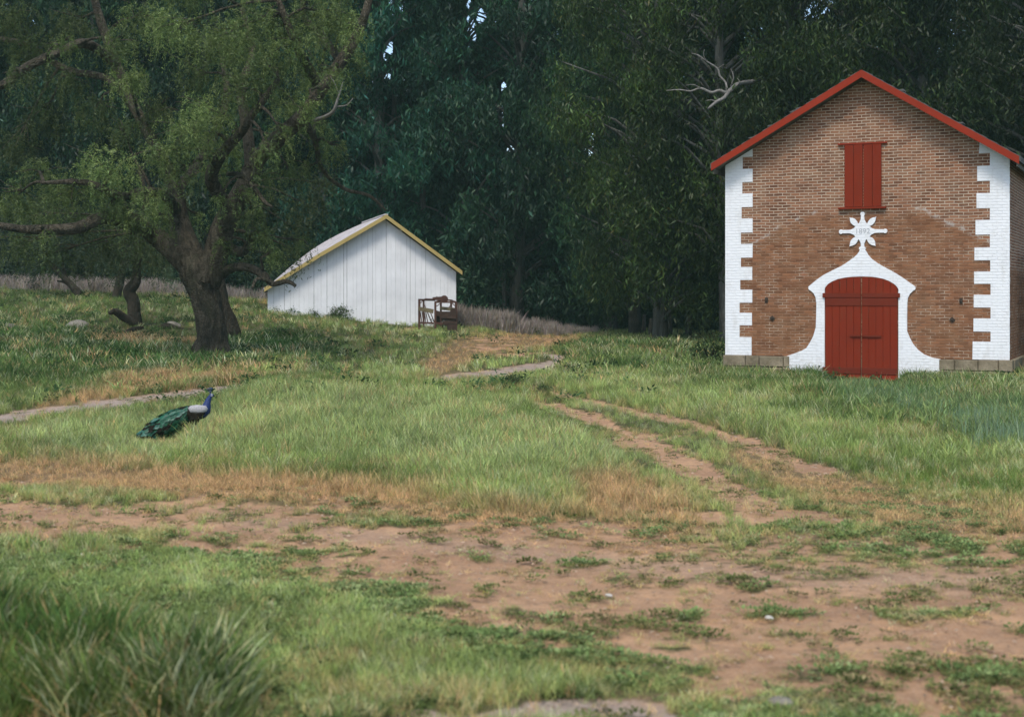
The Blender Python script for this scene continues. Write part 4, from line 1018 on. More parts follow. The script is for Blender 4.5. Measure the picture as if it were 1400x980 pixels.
def sprays(name, clumps, per, col0, col1, Lr=(.5,1.3), leafL=.09, leafW=.017, nl=46, droop=1.0):
    """feathery hanging sprays of narrow leaflets. clumps: (Vector, rx, ry, rz, tone)"""
    Cs=[];Ds=[];Ls=[];Cc=[]
    for (c,rx,ry,rz_,tone) in clumps:
        m = int(per*rx*rz_) + 6
        o = np.array(c)+unit(m)*(rng.random((m,1))**.45)*np.array([rx,ry,rz_])
        hd = unit(m); hd[:,2] = 0; hd /= np.linalg.norm(hd,axis=1,keepdims=True)+1e-9
        Ln = rng.uniform(*Lr,m); st = rng.uniform(.65,1.35,m)*tone; hu = rng.random(m)
        k = np.repeat(np.arange(m),nl); s = rng.random(m*nl); out_ = .5*(1-(1-s)**2)
        pos = o[k]+hd[k]*(out_*Ln[k]*.75)[:,None]; pos[:,2] += Ln[k]*(.12*s-droop*.95*s*s)
        pos += rng.normal(0,.035,pos.shape)
        tang = hd[k]*(.75*(1-s))[:,None]; tang[:,2] = .12-1.9*droop*s*.95; tang /= np.linalg.norm(tang,axis=1,keepdims=True)
        d = tang*.7+unit(m*nl)*.75
        Cs.append(pos); Ds.append(d); Ls.append(leafL*rng.uniform(.6,1.3,m*nl))
        c_ = np.array(col0)+(np.array(col1)-np.array(col0))*hu[k][:,None]; Cc.append(c_*(st[k]*rng.uniform(.7,1.35,m*nl))[:,None])
    C = np.concatenate(Cs); D_ = np.concatenate(Ds); L = np.concatenate(Ls); cc = np.concatenate(Cc)
    return leaf_mesh(name, C, D_, L, L*leafW/leafL, cc)

def pepper_tree():
    d0 = 40.0; base = Vector(((289-CX)/F*d0, d0, 0)); base.z = gz(base.x,base.y)
    root = tag(empty('pepper_tree', base), 'huge old pepper tree with a thick forked dark trunk and feathery drooping foliage','tree')
    pp = lambda x,y,dd=0: P(x,y,d0+dd)-base
    s = d0/F
    def limb(mb, pts, rad, n_=10, bump=.10, seed=0):
        pt, rd = smooth_path([pp(*p) for p in pts], [r*s for r in rad], 7)
        n_ = max(n_,9)*2; b = len(mb.v); ref = Vector((.3,.95,.1)); Ln = 0
        for i, p in enumerate(pt):
            d = (pt[min(i+1,len(pt)-1)]-pt[max(i-1,0)]).normalized(); Ln += (pt[i]-pt[i-1]).length if i else 0
            x = (ref-d*ref.dot(d)).normalized(); y = d.cross(x); ref = x
            th = np.arange(n_)*2*math.pi/n_; cx_ = np.cos(th)*1.3+seed*3.1; sy_ = np.sin(th)*1.3
            lump = fbm(cx_+Ln*.9, sy_+Ln*.25, seed+5, 3)-.5; fur = np.abs(fbm(cx_*3.2+Ln*.45, sy_*3.2+7, seed+9, 3)-.5)
            rr = rd[i]*(1+lump*.55-fur*.55+.08)
            for k in range(n_): mb.v.append(tuple(p+x*math.cos(th[k])*rr[k]+y*math.sin(th[k])*rr[k]))
        for i in range(len(pt)-1):
            for k in range(n_): a_ = b+i*n_+k; c_ = b+i*n_+(k+1)%n_; mb.f.append((a_,c_,c_+n_,a_+n_)); mb.m.append(0)
        mb.f.append(tuple(b+(len(pt)-1)*n_+k for k in range(n_))); mb.m.append(0)
        return pt
    mb = MB(); paths = []
    limb(mb, [(287,504),(288,484),(289,455),(284,425),(277,398),(268,372),(260,352)], [28,22,19,19,21,23,19], 20, .10, 1)
    for k,(x,dd) in enumerate(((264,-.35),(311,-.3),(300,.4),(278,.5))):   # root flares
        limb(mb, [(289,462,0),(289+(x-289)*.75,482,dd*.6),(x,500,dd)], [16,11,5], 8, .12, 20+k)
    B = []   # branch list: (points, radii)
    B.append(([(272,375),(240,345),(205,318),(180,305,-1.4),(140,298,-2.4),(105,312,-3.0),(60,314,-3.4),(20,312,-3.6),(-40,300,-3.8)],[19,15,11,9,8,7.5,6.5,5,3]))
    B.append(([(262,360),(248,320,.3),(243,290,.5),(240,262,.6),(232,240,.8),(215,205,1.0),(190,160,1.2),(160,90,1.4),(135,20,1.5),(120,-40,1.5)],[18,15,13,11,9,8,7,7,6,4]))
    B.append(([(280,385),(295,350),(305,315,-.2),(318,285,-.4),(335,255,-.5),(350,222,-.6),(380,192,-1.4),(412,160,-2.2),(440,122,-2.6),(466,85,-2.8),(490,45,-3),(506,-5,-3),(515,-60,-3)],[23,18,15,13,12,11,10,9,7.5,6.5,6,5,4]))
    B.append(([(345,232,-.6),(340,195,-.2),(335,160,.3),(330,120,.6),(345,70,.8),(330,10,1)],[10,8,7,6,5,3]))
    B.append(([(318,290,-.4),(290,250,-1.2),(300,215,-2.0),(330,180,-2.4),(342,160,-2.8),(380,110,-3)],[9,8,7,6,5,3]))
    B.append(([(243,292,.5),(228,270,-.5),(200,262,-1.6),(165,268,-2.4),(120,250,-3),(60,250,-3.2)],[8,7,6,5,4,2]))
    B.append(([(240,262,.6),(262,235,1.6),(290,190,2.4),(310,130,2.8),(300,60,3)],[8,7,6,5,3]))
    B.append(([(160,90,1.4),(120,60,.6),(80,72,0),(40,90,-.4),(0,118,-.6),(-50,130,-.8)],[7,7,6,6,5,4]))
    B.append(([(190,160,1.2),(150,110,2),(90,95,2.3),(30,60,2.5),(-30,50,2.5)],[6,5,5,4,3]))
    B.append(([(300,330,.2),(330,345,-.3),(340,330,-.6)],[8,6,3]))
    B.append(([(303,376,.3),(318,366,-.3),(340,366,-.8),(362,377,-1.2),(372,388,-1.3),(392,385,-1.5),(404,391,-1.6)],[7,6.5,6,5,3.5,3,2]))
    B.append(([(372,386,-1.3),(352,381,-1.6),(345,394,-1.7)],[2.5,2,1.4]))
    B.append(([(312,238,-1.5),(330,240,-1.9),(348,258,-2.1),(362,276,-2.2),(372,283,-2.3)],[3,3,3,2.5,1.5]))
    B.append(([(412,160,-1),(430,190,-.4),(440,230,.2),(470,258,.6),(505,268,.9),(528,288,1.0)],[6,4,3,2.6,2.2,1.4]))
    B.append(([(440,125,-1),(420,90,-1.8),(400,50,-2.4),(380,0,-2.6)],[7,6,5,3]))
    B.append(([(466,85,-1.2),(440,50,-.4),(415,20,0),(420,-30,0)],[6,5,4,3]))
    rs = random.Random(5)
    for i,(p,r_) in enumerate(B):
        q = [(a+(rs.uniform(-3,3) if j > 0 else 0), b+(rs.uniform(-3,3) if j > 0 else 0), *(c or (0,))) if False else ((a,b)+tuple(c)) for j,(a,b,*c) in enumerate(p)]
        paths.append(limb(mb, q, r_, 9, .13, 40+i))
    # twigs
    allp = [v for p in paths for v in p]
    # crown clumps; last value puts lit and shaded foliage into the leaf colour ------------------------------------------------
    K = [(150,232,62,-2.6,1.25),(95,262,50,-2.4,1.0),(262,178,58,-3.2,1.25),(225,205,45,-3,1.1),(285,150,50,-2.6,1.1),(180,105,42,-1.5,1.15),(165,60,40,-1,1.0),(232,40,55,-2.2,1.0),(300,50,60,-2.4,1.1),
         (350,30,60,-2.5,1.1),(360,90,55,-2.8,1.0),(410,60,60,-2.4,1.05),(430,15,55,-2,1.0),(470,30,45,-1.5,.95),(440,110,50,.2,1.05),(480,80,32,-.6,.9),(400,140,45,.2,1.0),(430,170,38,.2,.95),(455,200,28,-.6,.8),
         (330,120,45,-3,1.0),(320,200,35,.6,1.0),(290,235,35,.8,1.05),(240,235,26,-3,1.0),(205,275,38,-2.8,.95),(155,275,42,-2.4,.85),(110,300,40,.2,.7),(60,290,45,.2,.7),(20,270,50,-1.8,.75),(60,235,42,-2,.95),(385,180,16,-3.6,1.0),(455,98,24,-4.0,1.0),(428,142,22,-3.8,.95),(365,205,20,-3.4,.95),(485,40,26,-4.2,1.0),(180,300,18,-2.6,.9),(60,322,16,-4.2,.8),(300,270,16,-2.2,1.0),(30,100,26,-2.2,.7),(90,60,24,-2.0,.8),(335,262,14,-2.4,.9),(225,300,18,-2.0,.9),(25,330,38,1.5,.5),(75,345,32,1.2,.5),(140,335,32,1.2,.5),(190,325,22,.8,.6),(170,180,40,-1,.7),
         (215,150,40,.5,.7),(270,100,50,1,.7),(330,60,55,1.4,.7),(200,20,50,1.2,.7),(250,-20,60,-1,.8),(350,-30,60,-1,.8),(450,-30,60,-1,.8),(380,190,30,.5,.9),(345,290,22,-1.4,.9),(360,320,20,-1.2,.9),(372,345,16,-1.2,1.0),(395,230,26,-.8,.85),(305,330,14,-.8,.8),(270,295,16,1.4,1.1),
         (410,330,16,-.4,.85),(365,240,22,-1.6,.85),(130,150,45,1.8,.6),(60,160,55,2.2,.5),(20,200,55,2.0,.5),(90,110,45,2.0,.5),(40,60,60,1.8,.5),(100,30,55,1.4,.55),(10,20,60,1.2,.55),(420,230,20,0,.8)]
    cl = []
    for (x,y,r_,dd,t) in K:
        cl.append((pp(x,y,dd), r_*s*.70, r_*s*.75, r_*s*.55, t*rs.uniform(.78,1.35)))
        # twig from the nearest limb to the clump
        c = pp(x,y,dd); nr = min(allp, key=lambda v:(v-c).length)
        mid = nr.lerp(c,.5)+Vector((rs.uniform(-.2,.2),rs.uniform(-.2,.2),.15)); mb.tube([nr,nr.lerp(mid,.5)+Vector((0,0,.05)),mid,mid.lerp(c,.6),c],[.05,.042,.034,.024,.01],5,seed=int(x))
        for q in range(5):
            e = c+Vector((rs.uniform(-1,1)*r_*s, rs.uniform(-.6,.6)*r_*s, rs.uniform(-.5,.6)*r_*s)); m_ = c.lerp(e,.5)+Vector((0,0,.08)); mb.tube([mid.lerp(c,.5),m_,e],[.018,.012,.005],4)
    tr = mb.build('trunk', M['bark_pepper'], root, smooth=True, recalc=False)
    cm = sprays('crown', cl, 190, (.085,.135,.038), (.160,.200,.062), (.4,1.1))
    co = bpy.data.objects.new('crown', cm); COL.objects.link(co); co.parent = root
    # bleached dead limb at the right of the crown
    dw = MB()
    def dl(pts,rad,sd): 
        pt, rd = smooth_path([pp(*p) for p in pts],[r*s for r in rad],3); dw.tube(pt,rd,6,bump=.08,seed=sd)
    dl([(428,165,-2.2),(444,160,-2.6),(456,152,-2.9),(462,135,-3.0),(469,112,-3.0)],[3.2,2.6,2.0,1.5,.6],1)
    dl([(459,146,-2.9),(474,144,-3.0),(483,134,-3.0)],[1.2,.9,.4],2); dl([(463,128,-3),(457,113,-3.1),(452,105,-3.1)],[1.0,.7,.3],3)
    dw.build('dead_limb', M['deadwood'], root, smooth=True, recalc=False)
pepper_tree()

def side_tree(name, label, d0, bx, by, trunk, K, bark='bark_dark', per=110, col0=(.05,.075,.022), col1=(.085,.105,.035), extra=()):
    base = Vector(((bx-CX)/F*d0, d0, 0)); base.z = gz(base.x,base.y); root = tag(empty(name, base), label, 'tree')
    s = d0/F; pp = lambda x,y,dd=0: P(x,y,d0+dd)-base; mb = MB(); ap = []
    dz = 0
    for i,(pts,rad) in enumerate([trunk]+list(extra)):
        pt, rd = smooth_path([pp(*p) for p in pts],[r*s for r in rad],4); mb.tube(pt,rd,9,bump=.12,seed=bx+i); ap += pt
    rs = random.Random(bx); cl = []
    for (x,y,r_,dd,t) in K:
        c = pp(x,y,dd); cl.append((c,r_*s,r_*s*.9,r_*s*.8,t)); nr = min(ap, key=lambda v:(v-c).length); mid = nr.lerp(c,.5)+Vector((0,0,.15)); mb.tube([nr,mid,c],[.05,.035,.012],5)
    mb.build('trunk', M[bark], root, smooth=True, recalc=False)
    cm = sprays('crown', cl, per, col0, col1, leafL=.13, leafW=.026, nl=26); co = bpy.data.objects.new('crown', cm); COL.objects.link(co); co.parent = root
    return root
side_tree('small_pepper_tree','thin crooked dark tree with a bent trunk just left behind the huge pepper tree',49,183,446,
    ([(186,452),(183,430),(183,412),(176,398),(186,384),(186,365,.2),(190,345,.3),(186,320,.4),(200,280,.5),(190,230,.5)],[11,9,8,8,7.5,6.5,5.5,5,4,3]),
    [(190,330,30,-.5,.9),(215,345,22,-.3,.9),(160,335,30,-.4,.7),(230,320,28,.3,.8),(190,290,40,.4,.7),(150,300,35,.6,.6),(120,350,26,.5,.6),(165,360,16,-.3,.8),(240,270,30,1,.6)],
    extra=[([(184,443,-.2),(170,434,-.5),(158,426,-.8),(150,428,-1.0)],[5,5,4.5,3])])
side_tree('leaning_tree','dark leaning slim tree at the far left edge of the meadow',60,105,400,
    ([(108,404),(98,390),(84,376),(72,362),(60,340),(50,310)],[6,5,4.5,4,3,2]),
    [(60,330,40,0,.8),(20,340,36,0,.7),(90,335,32,.3,.8),(40,300,45,.4,.7),(-10,320,40,0,.6),(100,300,40,.8,.7),(45,362,22,0,.7)],
    extra=[([(98,392),(88,386),(78,384)],[2.5,2,1.2]),([(100,392,.2),(90,378,.3),(86,362,.4)],[3,2.5,2])], col0=(.045,.075,.045), col1=(.075,.105,.06))
side_tree('short_trunk_tree','short stubby grey trunk with pale hanging foliage between the two crooked trees',60,160,408,
    ([(157,412),(160,400),(164,388),(166,372),(172,340)],[7,6,5.5,5,3]),
    [(170,350,30,0,.9),(140,345,26,0,.9),(205,345,28,.2,1.0),(235,372,18,-.2,1.3),(225,350,24,0,1.1),(180,320,40,.4,.8),(240,325,30,.3,.9)], col0=(.045,.080,.045), col1=(.085,.115,.055))
side_tree('shadowed_tree','dark straight trunk close behind the right side of the huge pepper tree',46,318,458,
    ([(320,466),(315,440),(306,415),(300,385),(298,350,.2),(310,300,.3),(330,250,.4)],[13,9,8,8,7,5,4]),
    [(335,300,30,.4,.7),(360,330,24,.2,.9),(378,352,16,.0,1.1),(340,345,18,0,.8),(400,310,26,.4,.8),(360,270,32,.6,.7),(400,340,18,.1,1.0),(420,280,30,.8,.7),(440,250,26,.8,.7)])

# logs and stones in the grass
def stone(px,py,r_,label,sq=.6,seed=0,mat='rock',name='stone'):
    p = ground_hit(px,py); rs = random.Random(seed); import bmesh
    bm = bmesh.new(); bmesh.ops.create_icosphere(bm, subdivisions=3, radius=1)
    o1 = rs.random()*50
    for v in bm.verts:
        k = .7+.65*float(fbm(np.array([v.co.x*1.4+o1]),np.array([v.co.y*1.4+v.co.z*1.9]),seed,3)[0]); v.co *= k
        v.co.x *= r_*1.3; v.co.y *= r_; v.co.z *= r_*sq
    me = bpy.data.meshes.new(name); bm.to_mesh(me); bm.free(); me.materials.append(M[mat]); me.polygons.foreach_set('use_smooth',[True]*len(me.polygons))
    o = bpy.data.objects.new(name, me); COL.objects.link(o); o.location = p+Vector((0,0,r_*sq*.35)); o.rotation_euler = (0,0,rs.random()*3)
    tag(o,label,'stone')
stone(106,451,.34,'pale grey stone in the grass far left of the crooked tree',.7,1)
stone(236,449,.20,'small grey stone in the grass between the crooked tree and the thick trunk',.9,2)
stone(12,450,.30,'grey stone in the grass at the left edge of the meadow',.5,3)
stone(1066,964,.045,'small grey stone on the dirt at the bottom right of the foreground',.6,4)
stone(1052,846,.020,'tiny whitish stone on the bare dirt in the foreground',.7,5,'pebble_white')
stone(832,815,.018,'tiny pale stone at the middle of the bare dirt',.6,6,'pebble_white')
def log(name, pts, rad, label, mat='bark_dark'):
    g0 = ground_hit(*pts[0]); d = g0.y; q = [P(x,y,d)-g0 for x,y in pts]; pt, rd = smooth_path(q,[r*d/F for r in rad],4)
    mb = MB(); mb.tube(pt,rd,8,bump=.15,seed=int(pts[0][0])); o = mb.build(name, M[mat], None, True, False); o.location = g0; tag(o,label,'log')
log('fallen_log',[(118,452),(132,449),(146,453),(160,452)],[4,4,3,2],'dark fallen log lying beside the pale grey stone')
log('fallen_branch',[(152,455),(170,456),(182,450),(196,448)],[3,4,4,2],'dark fallen branch lying at the foot of the crooked tree')
log('fallen_log',[(214,450),(228,446),(246,450),(262,451)],[3,4,3,2],'dark fallen log lying between the crooked tree and the thick trunk')
# two old fence posts in front of the grove
for i,(x,y,h,lb) in enumerate(((880,459,.95,'left one of two short grey posts at the foot of the grove'),(889,460,.80,'right one of two short grey posts at the foot of the grove'))):
    p = ground_hit(x,y+1); m = MB(); m.tube([(0,0,-.2),(.01,0,h*.5),(.03,0,h)],[.10,.09,.07],7,bump=.1,seed=i); o = m.build('old_post', M['greywood'], None, True, False); o.location = p; tag(o,lb,'post','old posts at the foot of the grove')

# ------------------------------------------------------------------ eucalyptus grove
V = [euc_variant(11+i, H, cw, b, nc, nl) for i,(H,cw,b,nc,nl) in enumerate(((25,3.3,2.2,120,46000),(27,3.6,.8,135,52000),(23,3.0,.2,115,46000),(26,3.2,4.0,110,42000)))]
VN = [euc_variant(31+i, H, cw, b, nc, nl, .24, .05) for i,(H,cw,b,nc,nl) in enumerate(((20,3.6,2.0,120,60000),(19,3.2,4.0,110,50000)))]
def gum(var, px, d, label, color, sc=1.0, rz=None, group=None, name='eucalyptus_tree', lo=0):
    x = (px-CX)/F*d; o = empty(name,(x,d,gz(x,d)-.1),random.random()*6.28 if rz is None else rz); o.scale = (sc,sc,sc*random.uniform(.95,1.08)); tag(o,label,'tree',group)
    for nm, me in (('trunk',var[0]),('crown',var[1])):
        c = bpy.data.objects.new(nm, me); COL.objects.link(c); c.parent = o; c.color = (*color,1)
    return o
TEAL = (.22,.70,.84); DEEP = (.20,.48,.42); WARM = (.48,.66,.26)  # TEAL: glaucous leaf colour plus the grove's bluish haze, put into the tint
def tint(c, k=None):
    k = k or random.uniform(.8,1.2); return tuple(x*k*random.uniform(.94,1.06) for x in c)
front = [(-330,68,2),(-240,67,0),(-150,68,1),(-60,69,2),(30,70,0),(120,70,1),(205,70,2),(290,70,1),(365,71,0),(440,70,1),(520,68,3),(578,71,3),(640,68,2),(705,67,1),(770,69,2),(835,66,0)]
where = {-330:'',-240:'',-150:''}
desc = ['tall dark eucalyptus far beyond the left edge of the view','dark eucalyptus of the grove off to the far left','eucalyptus of the grove at the left edge behind the pepper tree',
 'eucalyptus at the far left of the grove behind the leaning tree','eucalyptus of the grove seen above the leaning slim tree','eucalyptus of the grove behind the short stubby trunk','eucalyptus of the grove behind the crooked small tree',
 'eucalyptus of the grove directly behind the huge pepper trunk','eucalyptus of the grove above the long low eave of the white barn','eucalyptus of the grove behind the long roof slope of the white barn',
 'tall blue-green eucalyptus rising behind the peak of the white barn','tall eucalyptus with a bare pale trunk just right of the barn peak','low-branched dark eucalyptus right beside the barn\'s right corner',
 'dark eucalyptus behind the lavender brush right of the barn','dark teal eucalyptus in the middle of the grove above the end of the track','dark eucalyptus left of the two short grey posts']
for (px,d,v),lb in zip(front,desc): gum(V[v],px,d,lb,tint(TEAL if 420 < px < 700 else ((.25,.66,.62) if px >= 700 else DEEP)))
for i,px in enumerate(range(-300,1600,88)):
    gum(V[(i*3+1)%4],px+random.uniform(-18,18),76+random.uniform(-2,2),'dark eucalyptus filling the grove behind its front row',tint((.20,.64,.80) if 380<px<880 else DEEP),group='eucalyptus trees in the depth of the grove')  # middle of this row also carries the bluish haze in its leaf tint
# nearer, warmer trees behind and left of the carriage house
gum(VN[0],905,52,'leafy olive-green eucalyptus left of the carriage house with foliage down to the grass',tint(WARM,1.05),1.0,1.0)
gum(VN[1],990,50,'olive-green eucalyptus with a bleached broken limb beside the carriage house eave',tint(WARM,.85),1.0,2.2)
gum(VN[0],865,60,'dark olive eucalyptus with slender grey trunk left of the two bare trunks',tint((.34,.66,.44),1.0),.95,4.0)
gum(VN[1],1075,51,'olive-green eucalyptus above the left roof slope of the carriage house',tint(WARM,.8),1.0,.3)
gum(VN[0],1165,54,'dark green eucalyptus directly above the roof peak of the carriage house',tint(WARM,.75),1.05,3.3)
gum(VN[1],1255,52,'dark eucalyptus above the right roof slope of the carriage house',tint(WARM,.65),1.05,5.0)
gum(VN[0],1350,51,'dark green eucalyptus behind the right eave of the carriage house',tint(WARM,.65),1.0,.9)
gum(VN[1],1440,47,'dark green eucalyptus beyond the right edge of the carriage house',tint(WARM,.6),1.0,1.9)
gum(VN[0],1540,46,'dark eucalyptus outside the right edge of the view',tint(WARM,.6),1.0,2.9)
# bare trunks seen against the dark
def bare(px,d,rp,top,label,lean=0):
    x = (px-CX)/F*d; m = MB(); z0 = gz(x,d); H = EYE-(top-HOR)/F*d-z0; r0 = rp*d/F
    m.tube([(0,0,-.2),(lean*.1,0,H*.3),(lean*.3,.1,H*.6),(lean,.1,H)],[r0*1.15,r0,r0*.9,r0*.7],9,bump=.06,seed=px)
    o = m.build('bare_trunk', M['bark_euc'], None, True, False); o.location = (x,d,z0); tag(o,label,'tree trunk')
bare(916,58.5,3.2,330,'slim straight pale grey trunk, the left one of the pair left of the carriage house',-.2)
bare(941,57.5,4.5,385,'thicker grey trunk, the right one of the pair left of the carriage house',.15)
bare(690,66,3.0,300,'thin pale trunk in the dark grove above the lavender brush',-.3)
bare(579,67.6,4.2,60,'tall pale trunk standing right of the barn peak',-.2)
bare(538,71.5,4.0,-20,'tall grey trunk rising behind the barn peak to the top of the view',.1)

# bleached broken limb by the carriage house
def dead_branch():
    d0 = 46.5; base = P(1004,118,d0); o = MB(); s = d0/F
    def dl(pts,rad,sd):
        pt, rd = smooth_path([P(x,y,d0+dd)-base for x,y,dd in pts],[r*s for r in rad],3); o.tube(pt,rd,6,bump=.08,seed=sd)
    dl([(1030,112,2.0),(1012,114,.6),(1004,118,0),(994,127,-.2),(983,124,-.3),(972,127,-.35),(958,121,-.4),(944,125,-.35),(930,123,-.3),(911,124,-.2)],[3.4,3,2.8,2.6,2.2,1.9,1.7,1.3,1.0,.5],1)
    dl([(998,123,-.1),(990,134,-.4),(980,139,-.6),(968,149,-.8)],[2.6,2.4,2.2,1.6],2)
    dl([(994,126,0),(992,113,.2),(984,104,.3),(981,94,.3),(966,84,.4),(955,76,.4),(945,73,.5)],[1.8,1.5,1.4,1.2,1,.8,.4],3)
    dl([(999,118,0),(1003,106,-.1),(999,94,-.1)],[1.2,.9,.4],4); dl([(1004,120,0),(1011,113,0),(1008,107,0)],[1.1,.8,.3],5)
    dl([(958,121,-.4),(948,116,-.6),(938,117,-.7)],[.9,.6,.3],6); dl([(966,84,.4),(962,76,.3),(963,68,.3)],[.8,.5,.3],7); dl([(980,139,-.6),(972,137,-.5),(965,138,-.5)],[1,.7,.3],8); dl([(981,94,.3),(990,88,.1)],[.8,.3],9)
    b = o.build('dead_branch', M['deadwood'], None, True, False); b.location = base; tag(b,'bleached bare broken branch jutting from the foliage left of the carriage house roof','branch')
dead_branch()

# undergrowth along the foot of the grove: individual shrubs
def shrub_mesh(seed, w, h, nl, col0, col1, L=.16):
    r = np.random.default_rng(seed); nc = 14; c = np.stack([r.uniform(-w,w,nc)*.7, r.uniform(-w,w,nc)*.6, r.uniform(.15,.8,nc)*h],-1); k = r.integers(0,nc,nl)
    C = c[k]+r.normal(0,1,(nl,3))*np.array([.28*w,.28*w,.16*h]); C[:,2] = np.abs(C[:,2]); t = r.uniform(.6,1.2,nc)[k]*r.uniform(.6,1.4,nl); u_ = r.random(nl)
    col = (np.array(col0)+(np.array(col1)-np.array(col0))*u_[:,None])*t[:,None]; Dv = r.normal(0,1,(nl,3)); Dv[:,2] -= .2
    return leaf_mesh('foliage', C, Dv, L*r.uniform(.6,1.3,nl), L*.34*r.uniform(.7,1.2,nl), col)
def stems_mesh(seed,w,h):
    m = MB(); r = random.Random(seed)
    for i in range(7): a = r.random()*6.28; m.tube([(0,0,-.1),(math.cos(a)*w*.25,math.sin(a)*w*.25,h*.4),(math.cos(a)*w*.6,math.sin(a)*w*.6,h*.8)],[.035,.022,.008],5)
    me = bpy.data.meshes.new('stems'); me.from_pydata(m.v,[],m.f); me.materials.append(M['bark_dark']); return me
SH = [(stems_mesh(i,1.6,2.6), shrub_mesh(60+i,1.6,2.6,5200,(.03,.055,.03),(.055,.085,.045),.22)) for i in range(3)]
for i in range(30):
    px = -260+i*52+random.uniform(-12,12); d = 66.5+random.uniform(0,3)+(2 if px < 340 else 0)
    if px > 1020: d = 58+random.random()*3
    x = (px-CX)/F*d; sc = random.uniform(.8,1.5); o = empty('shrub',(x,d,gz(x,d)-.1),random.random()*6); o.scale = (sc,sc,sc)
    tag(o,'dark leafy shrub in the undergrowth at the foot of the grove','shrub','shrubs in the undergrowth of the grove')
    for nm, me in (('stems',SH[i%3][0]),('foliage',SH[i%3][1])):
        c = bpy.data.objects.new(nm, me); COL.objects.link(c); c.parent = o; c.color = (*tint((.8,1,.95)),1)
# small plants near the barn
SB = (stems_mesh(9,.5,.5), shrub_mesh(90,.5,.55,900,(.05,.09,.03),(.09,.13,.045),.10))
for (px,py,sc,lb) in ((462,438,1.0,'low green bush against the middle of the white barn wall'),(430,433,.6,'small weed bush near the left part of the white barn wall'),(372,428,.7,'small green bush at the left corner of the white barn'),
                      (604,450,.9,'bright green bush at the foot of the rusty cattle chute'),(972,505,1.5,'dark green bush in tall grass by the left stone base of the carriage house'),(702,528,.45,'small dark tuft-like plant between the wheel ruts and the track'),(742,541,.40,'small dark plant at the start of the far wheel rut')):
    p = ground_hit(px,py); o = empty('small_bush',p,px*.7); o.scale = (sc,sc,sc); tag(o,lb,'bush')
    for nm, me in (('stems',SB[0]),('foliage',SB[1])):
        c = bpy.data.objects.new(nm, me); COL.objects.link(c); c.parent = o; c.color = (1,1,.9,1)

# far-off wood closing the view, one mass of foliage
def far_wood():
    nl = 85000; px = rng.uniform(-700,2100,nl); d = rng.uniform(86,98,nl); z = rng.random(nl)**1.35*24
    X = (px-CX)/F*d; lim = 10+12*fbm(X*.12,d*.1,5,3); Z = ground_z(X,d)+z
    keep = z < lim+ rng.normal(0,1,nl)
    X, d, Z = X[keep], d[keep], Z[keep]; n_ = len(X)
    t = (.5+.9*fbm(X*.5,Z*.5,9,3))*rng.uniform(.7,1.3,n_); col = np.array([.030,.075,.080])*t[:,None]; Dv = unit(n_); Dv[:,2] -= .6
    me = leaf_mesh('far_wood', np.stack([X,d,Z],-1), Dv, rng.uniform(.7,1.3,n_), rng.uniform(.28,.5,n_), col)
    o = bpy.data.objects.new('far_wood', me); COL.objects.link(o); tag(o,'dark blue-green mass of woodland behind the eucalyptus grove','wood',kind='stuff')
far_wood()
# natural openings through the upper canopy where the sky shows
def openings():
    bpy.context.view_layer.update()
    for o in list(bpy.data.objects):
        nm = o.name.split('.')[0]
        if nm not in ('crown','far_wood') or o.matrix_world.translation.y < 55 and nm == 'crown' : continue
        me = o.data; nv = len(me.vertices); co = np.empty(nv*3); me.vertices.foreach_get('co', co); co = co.reshape(-1,4,3).mean(1)
        Mx = np.array(o.matrix_world); w_ = co@Mx[:3,:3].T+Mx[:3,3]; px = w_[:,0]/w_[:,1]*F+CX; py = HOR-(w_[:,2]-EYE)/w_[:,1]*F
        gone = np.zeros(len(co),bool)
        for q,(hx,hy,rx,ry) in enumerate(((530,95,11,42),(686,145,8,40),(650,12,16,22),(642,50,9,14),(805,192,9,22),(699,200,8,14),(1368,100,8,18))):
            e = ((px-hx)/rx)**2+((py-hy)/ry)**2; pat = fbm(px/9.0+q*7,py/13.0,303,3)
            gone |= (e < 1.3) & (pat+.10*(1-e) > .50)
        if not gone.any(): continue
        k = ~gone; a = me.attributes['col']; cc = np.empty(nv*4); a.data.foreach_get('color', cc); cc = cc.reshape(-1,4,4)[k]
        v = np.empty(nv*3); me.vertices.foreach_get('co', v); v = v.reshape(-1,4,3)[k]; n_ = int(k.sum())
        m2 = bpy.data.meshes.new(me.name); m2.vertices.add(4*n_); m2.vertices.foreach_set('co', v.ravel()); m2.loops.add(4*n_); m2.loops.foreach_set('vertex_index', np.arange(4*n_)); m2.polygons.add(n_)
        m2.polygons.foreach_set('loop_start', np.arange(0,4*n_,4)); m2.polygons.foreach_set('loop_total', np.full(n_,4)); m2.update(calc_edges=True)
        at = m2.attributes.new('col','FLOAT_COLOR','POINT'); at.data.foreach_set('color', cc.ravel()); m2.materials.append(M['leaf']); o.data = m2
openings()
grasses()

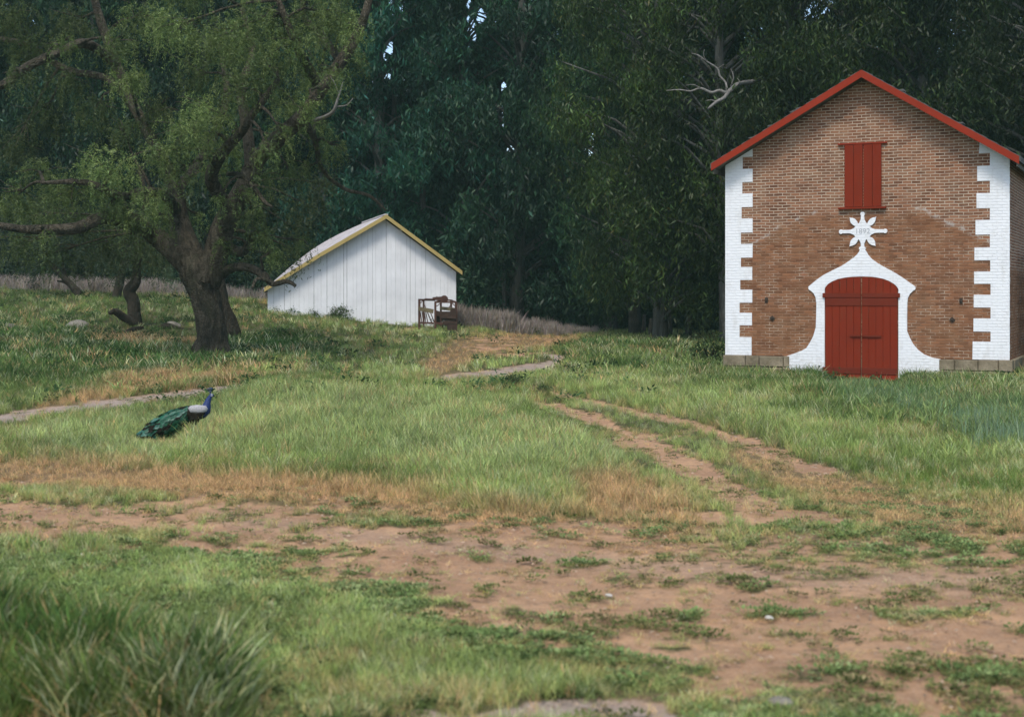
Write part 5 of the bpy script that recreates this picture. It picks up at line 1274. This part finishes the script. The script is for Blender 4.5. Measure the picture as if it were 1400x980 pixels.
# ------------------------------------------------------------------ damp air between the camera and the grove
def haze():
    m, nt, out = newmat('haze_air'); v = nt.nodes.new('ShaderNodeVolumePrincipled'); v.inputs['Color'].default_value = (.60,.95,.80,1); v.inputs['Density'].default_value = .00045; v.inputs['Anisotropy'].default_value = 0.0
    nt.links.new(v.outputs[0], out.inputs['Volume']); zmin = min(float((o.matrix_world@v_.co).z) for o in bpy.data.objects if o.name in ('ground',) for v_ in o.data.vertices)
    b = MB(); b.box(-5600,5600,-80,920,zmin-1,42); o = b.build('haze', m); o.display_type = 'WIRE'; tag(o,'thin bluish damp air veiling the far trees','haze',kind='stuff')
haze()
# ------------------------------------------------------------------ light, sky, camera
SUN_EL, SUN_AZ = R(58), R(198)      # azimuth measured from +Y clockwise: behind the camera, to the left
w = bpy.data.worlds.new('World'); SC.world = w; w.use_nodes = True; nt = w.node_tree; nt.nodes.clear()
sky = nt.nodes.new('ShaderNodeTexSky'); sky.sky_type = 'NISHITA'; sky.sun_disc = False; sky.sun_elevation = SUN_EL; sky.sun_rotation = SUN_AZ; sky.air_density = 1.0; sky.dust_density = 1.5; sky.ozone_density = 1.5
bg = nt.nodes.new('ShaderNodeBackground'); bg.inputs[1].default_value = .11; wo = nt.nodes.new('ShaderNodeOutputWorld'); nt.links.new(sky.outputs[0], bg.inputs[0]); nt.links.new(bg.outputs[0], wo.inputs[0])
sl = bpy.data.lights.new('sun','SUN'); sl.energy = 1.25; sl.angle = R(14); sl.color = (1,.96,.9); so = bpy.data.objects.new('sun', sl); COL.objects.link(so)
dv = Vector((math.sin(SUN_AZ)*math.cos(SUN_EL), math.cos(SUN_AZ)*math.cos(SUN_EL), math.sin(SUN_EL))); so.rotation_euler = dv.to_track_quat('Z','Y').to_euler(); so.location = (-20,-20,30)
cam = bpy.data.cameras.new('camera'); co = bpy.data.objects.new('camera', cam); COL.objects.link(co); co.location = (0,0,EYE); co.rotation_euler = (R(90),0,0)
cam.sensor_width = 36; cam.lens = F*36/1400; cam.shift_y = -(490-HOR)/1400; cam.clip_start = .1; cam.clip_end = 2000
cam.dof.use_dof = True; cam.dof.focus_distance = 36; cam.dof.aperture_fstop = 2.6
SC.camera = co
SC.view_settings.view_transform = 'Standard'; SC.view_settings.look = 'None'; SC.view_settings.gamma = 1; SC.view_settings.exposure = 1.13
SC.cycles.use_denoising = True
SC.cycles.max_bounces = 4; SC.cycles.diffuse_bounces = 2; SC.cycles.transmission_bounces = 2; SC.cycles.transparent_max_bounces = 4; SC.cycles.glossy_bounces = 2
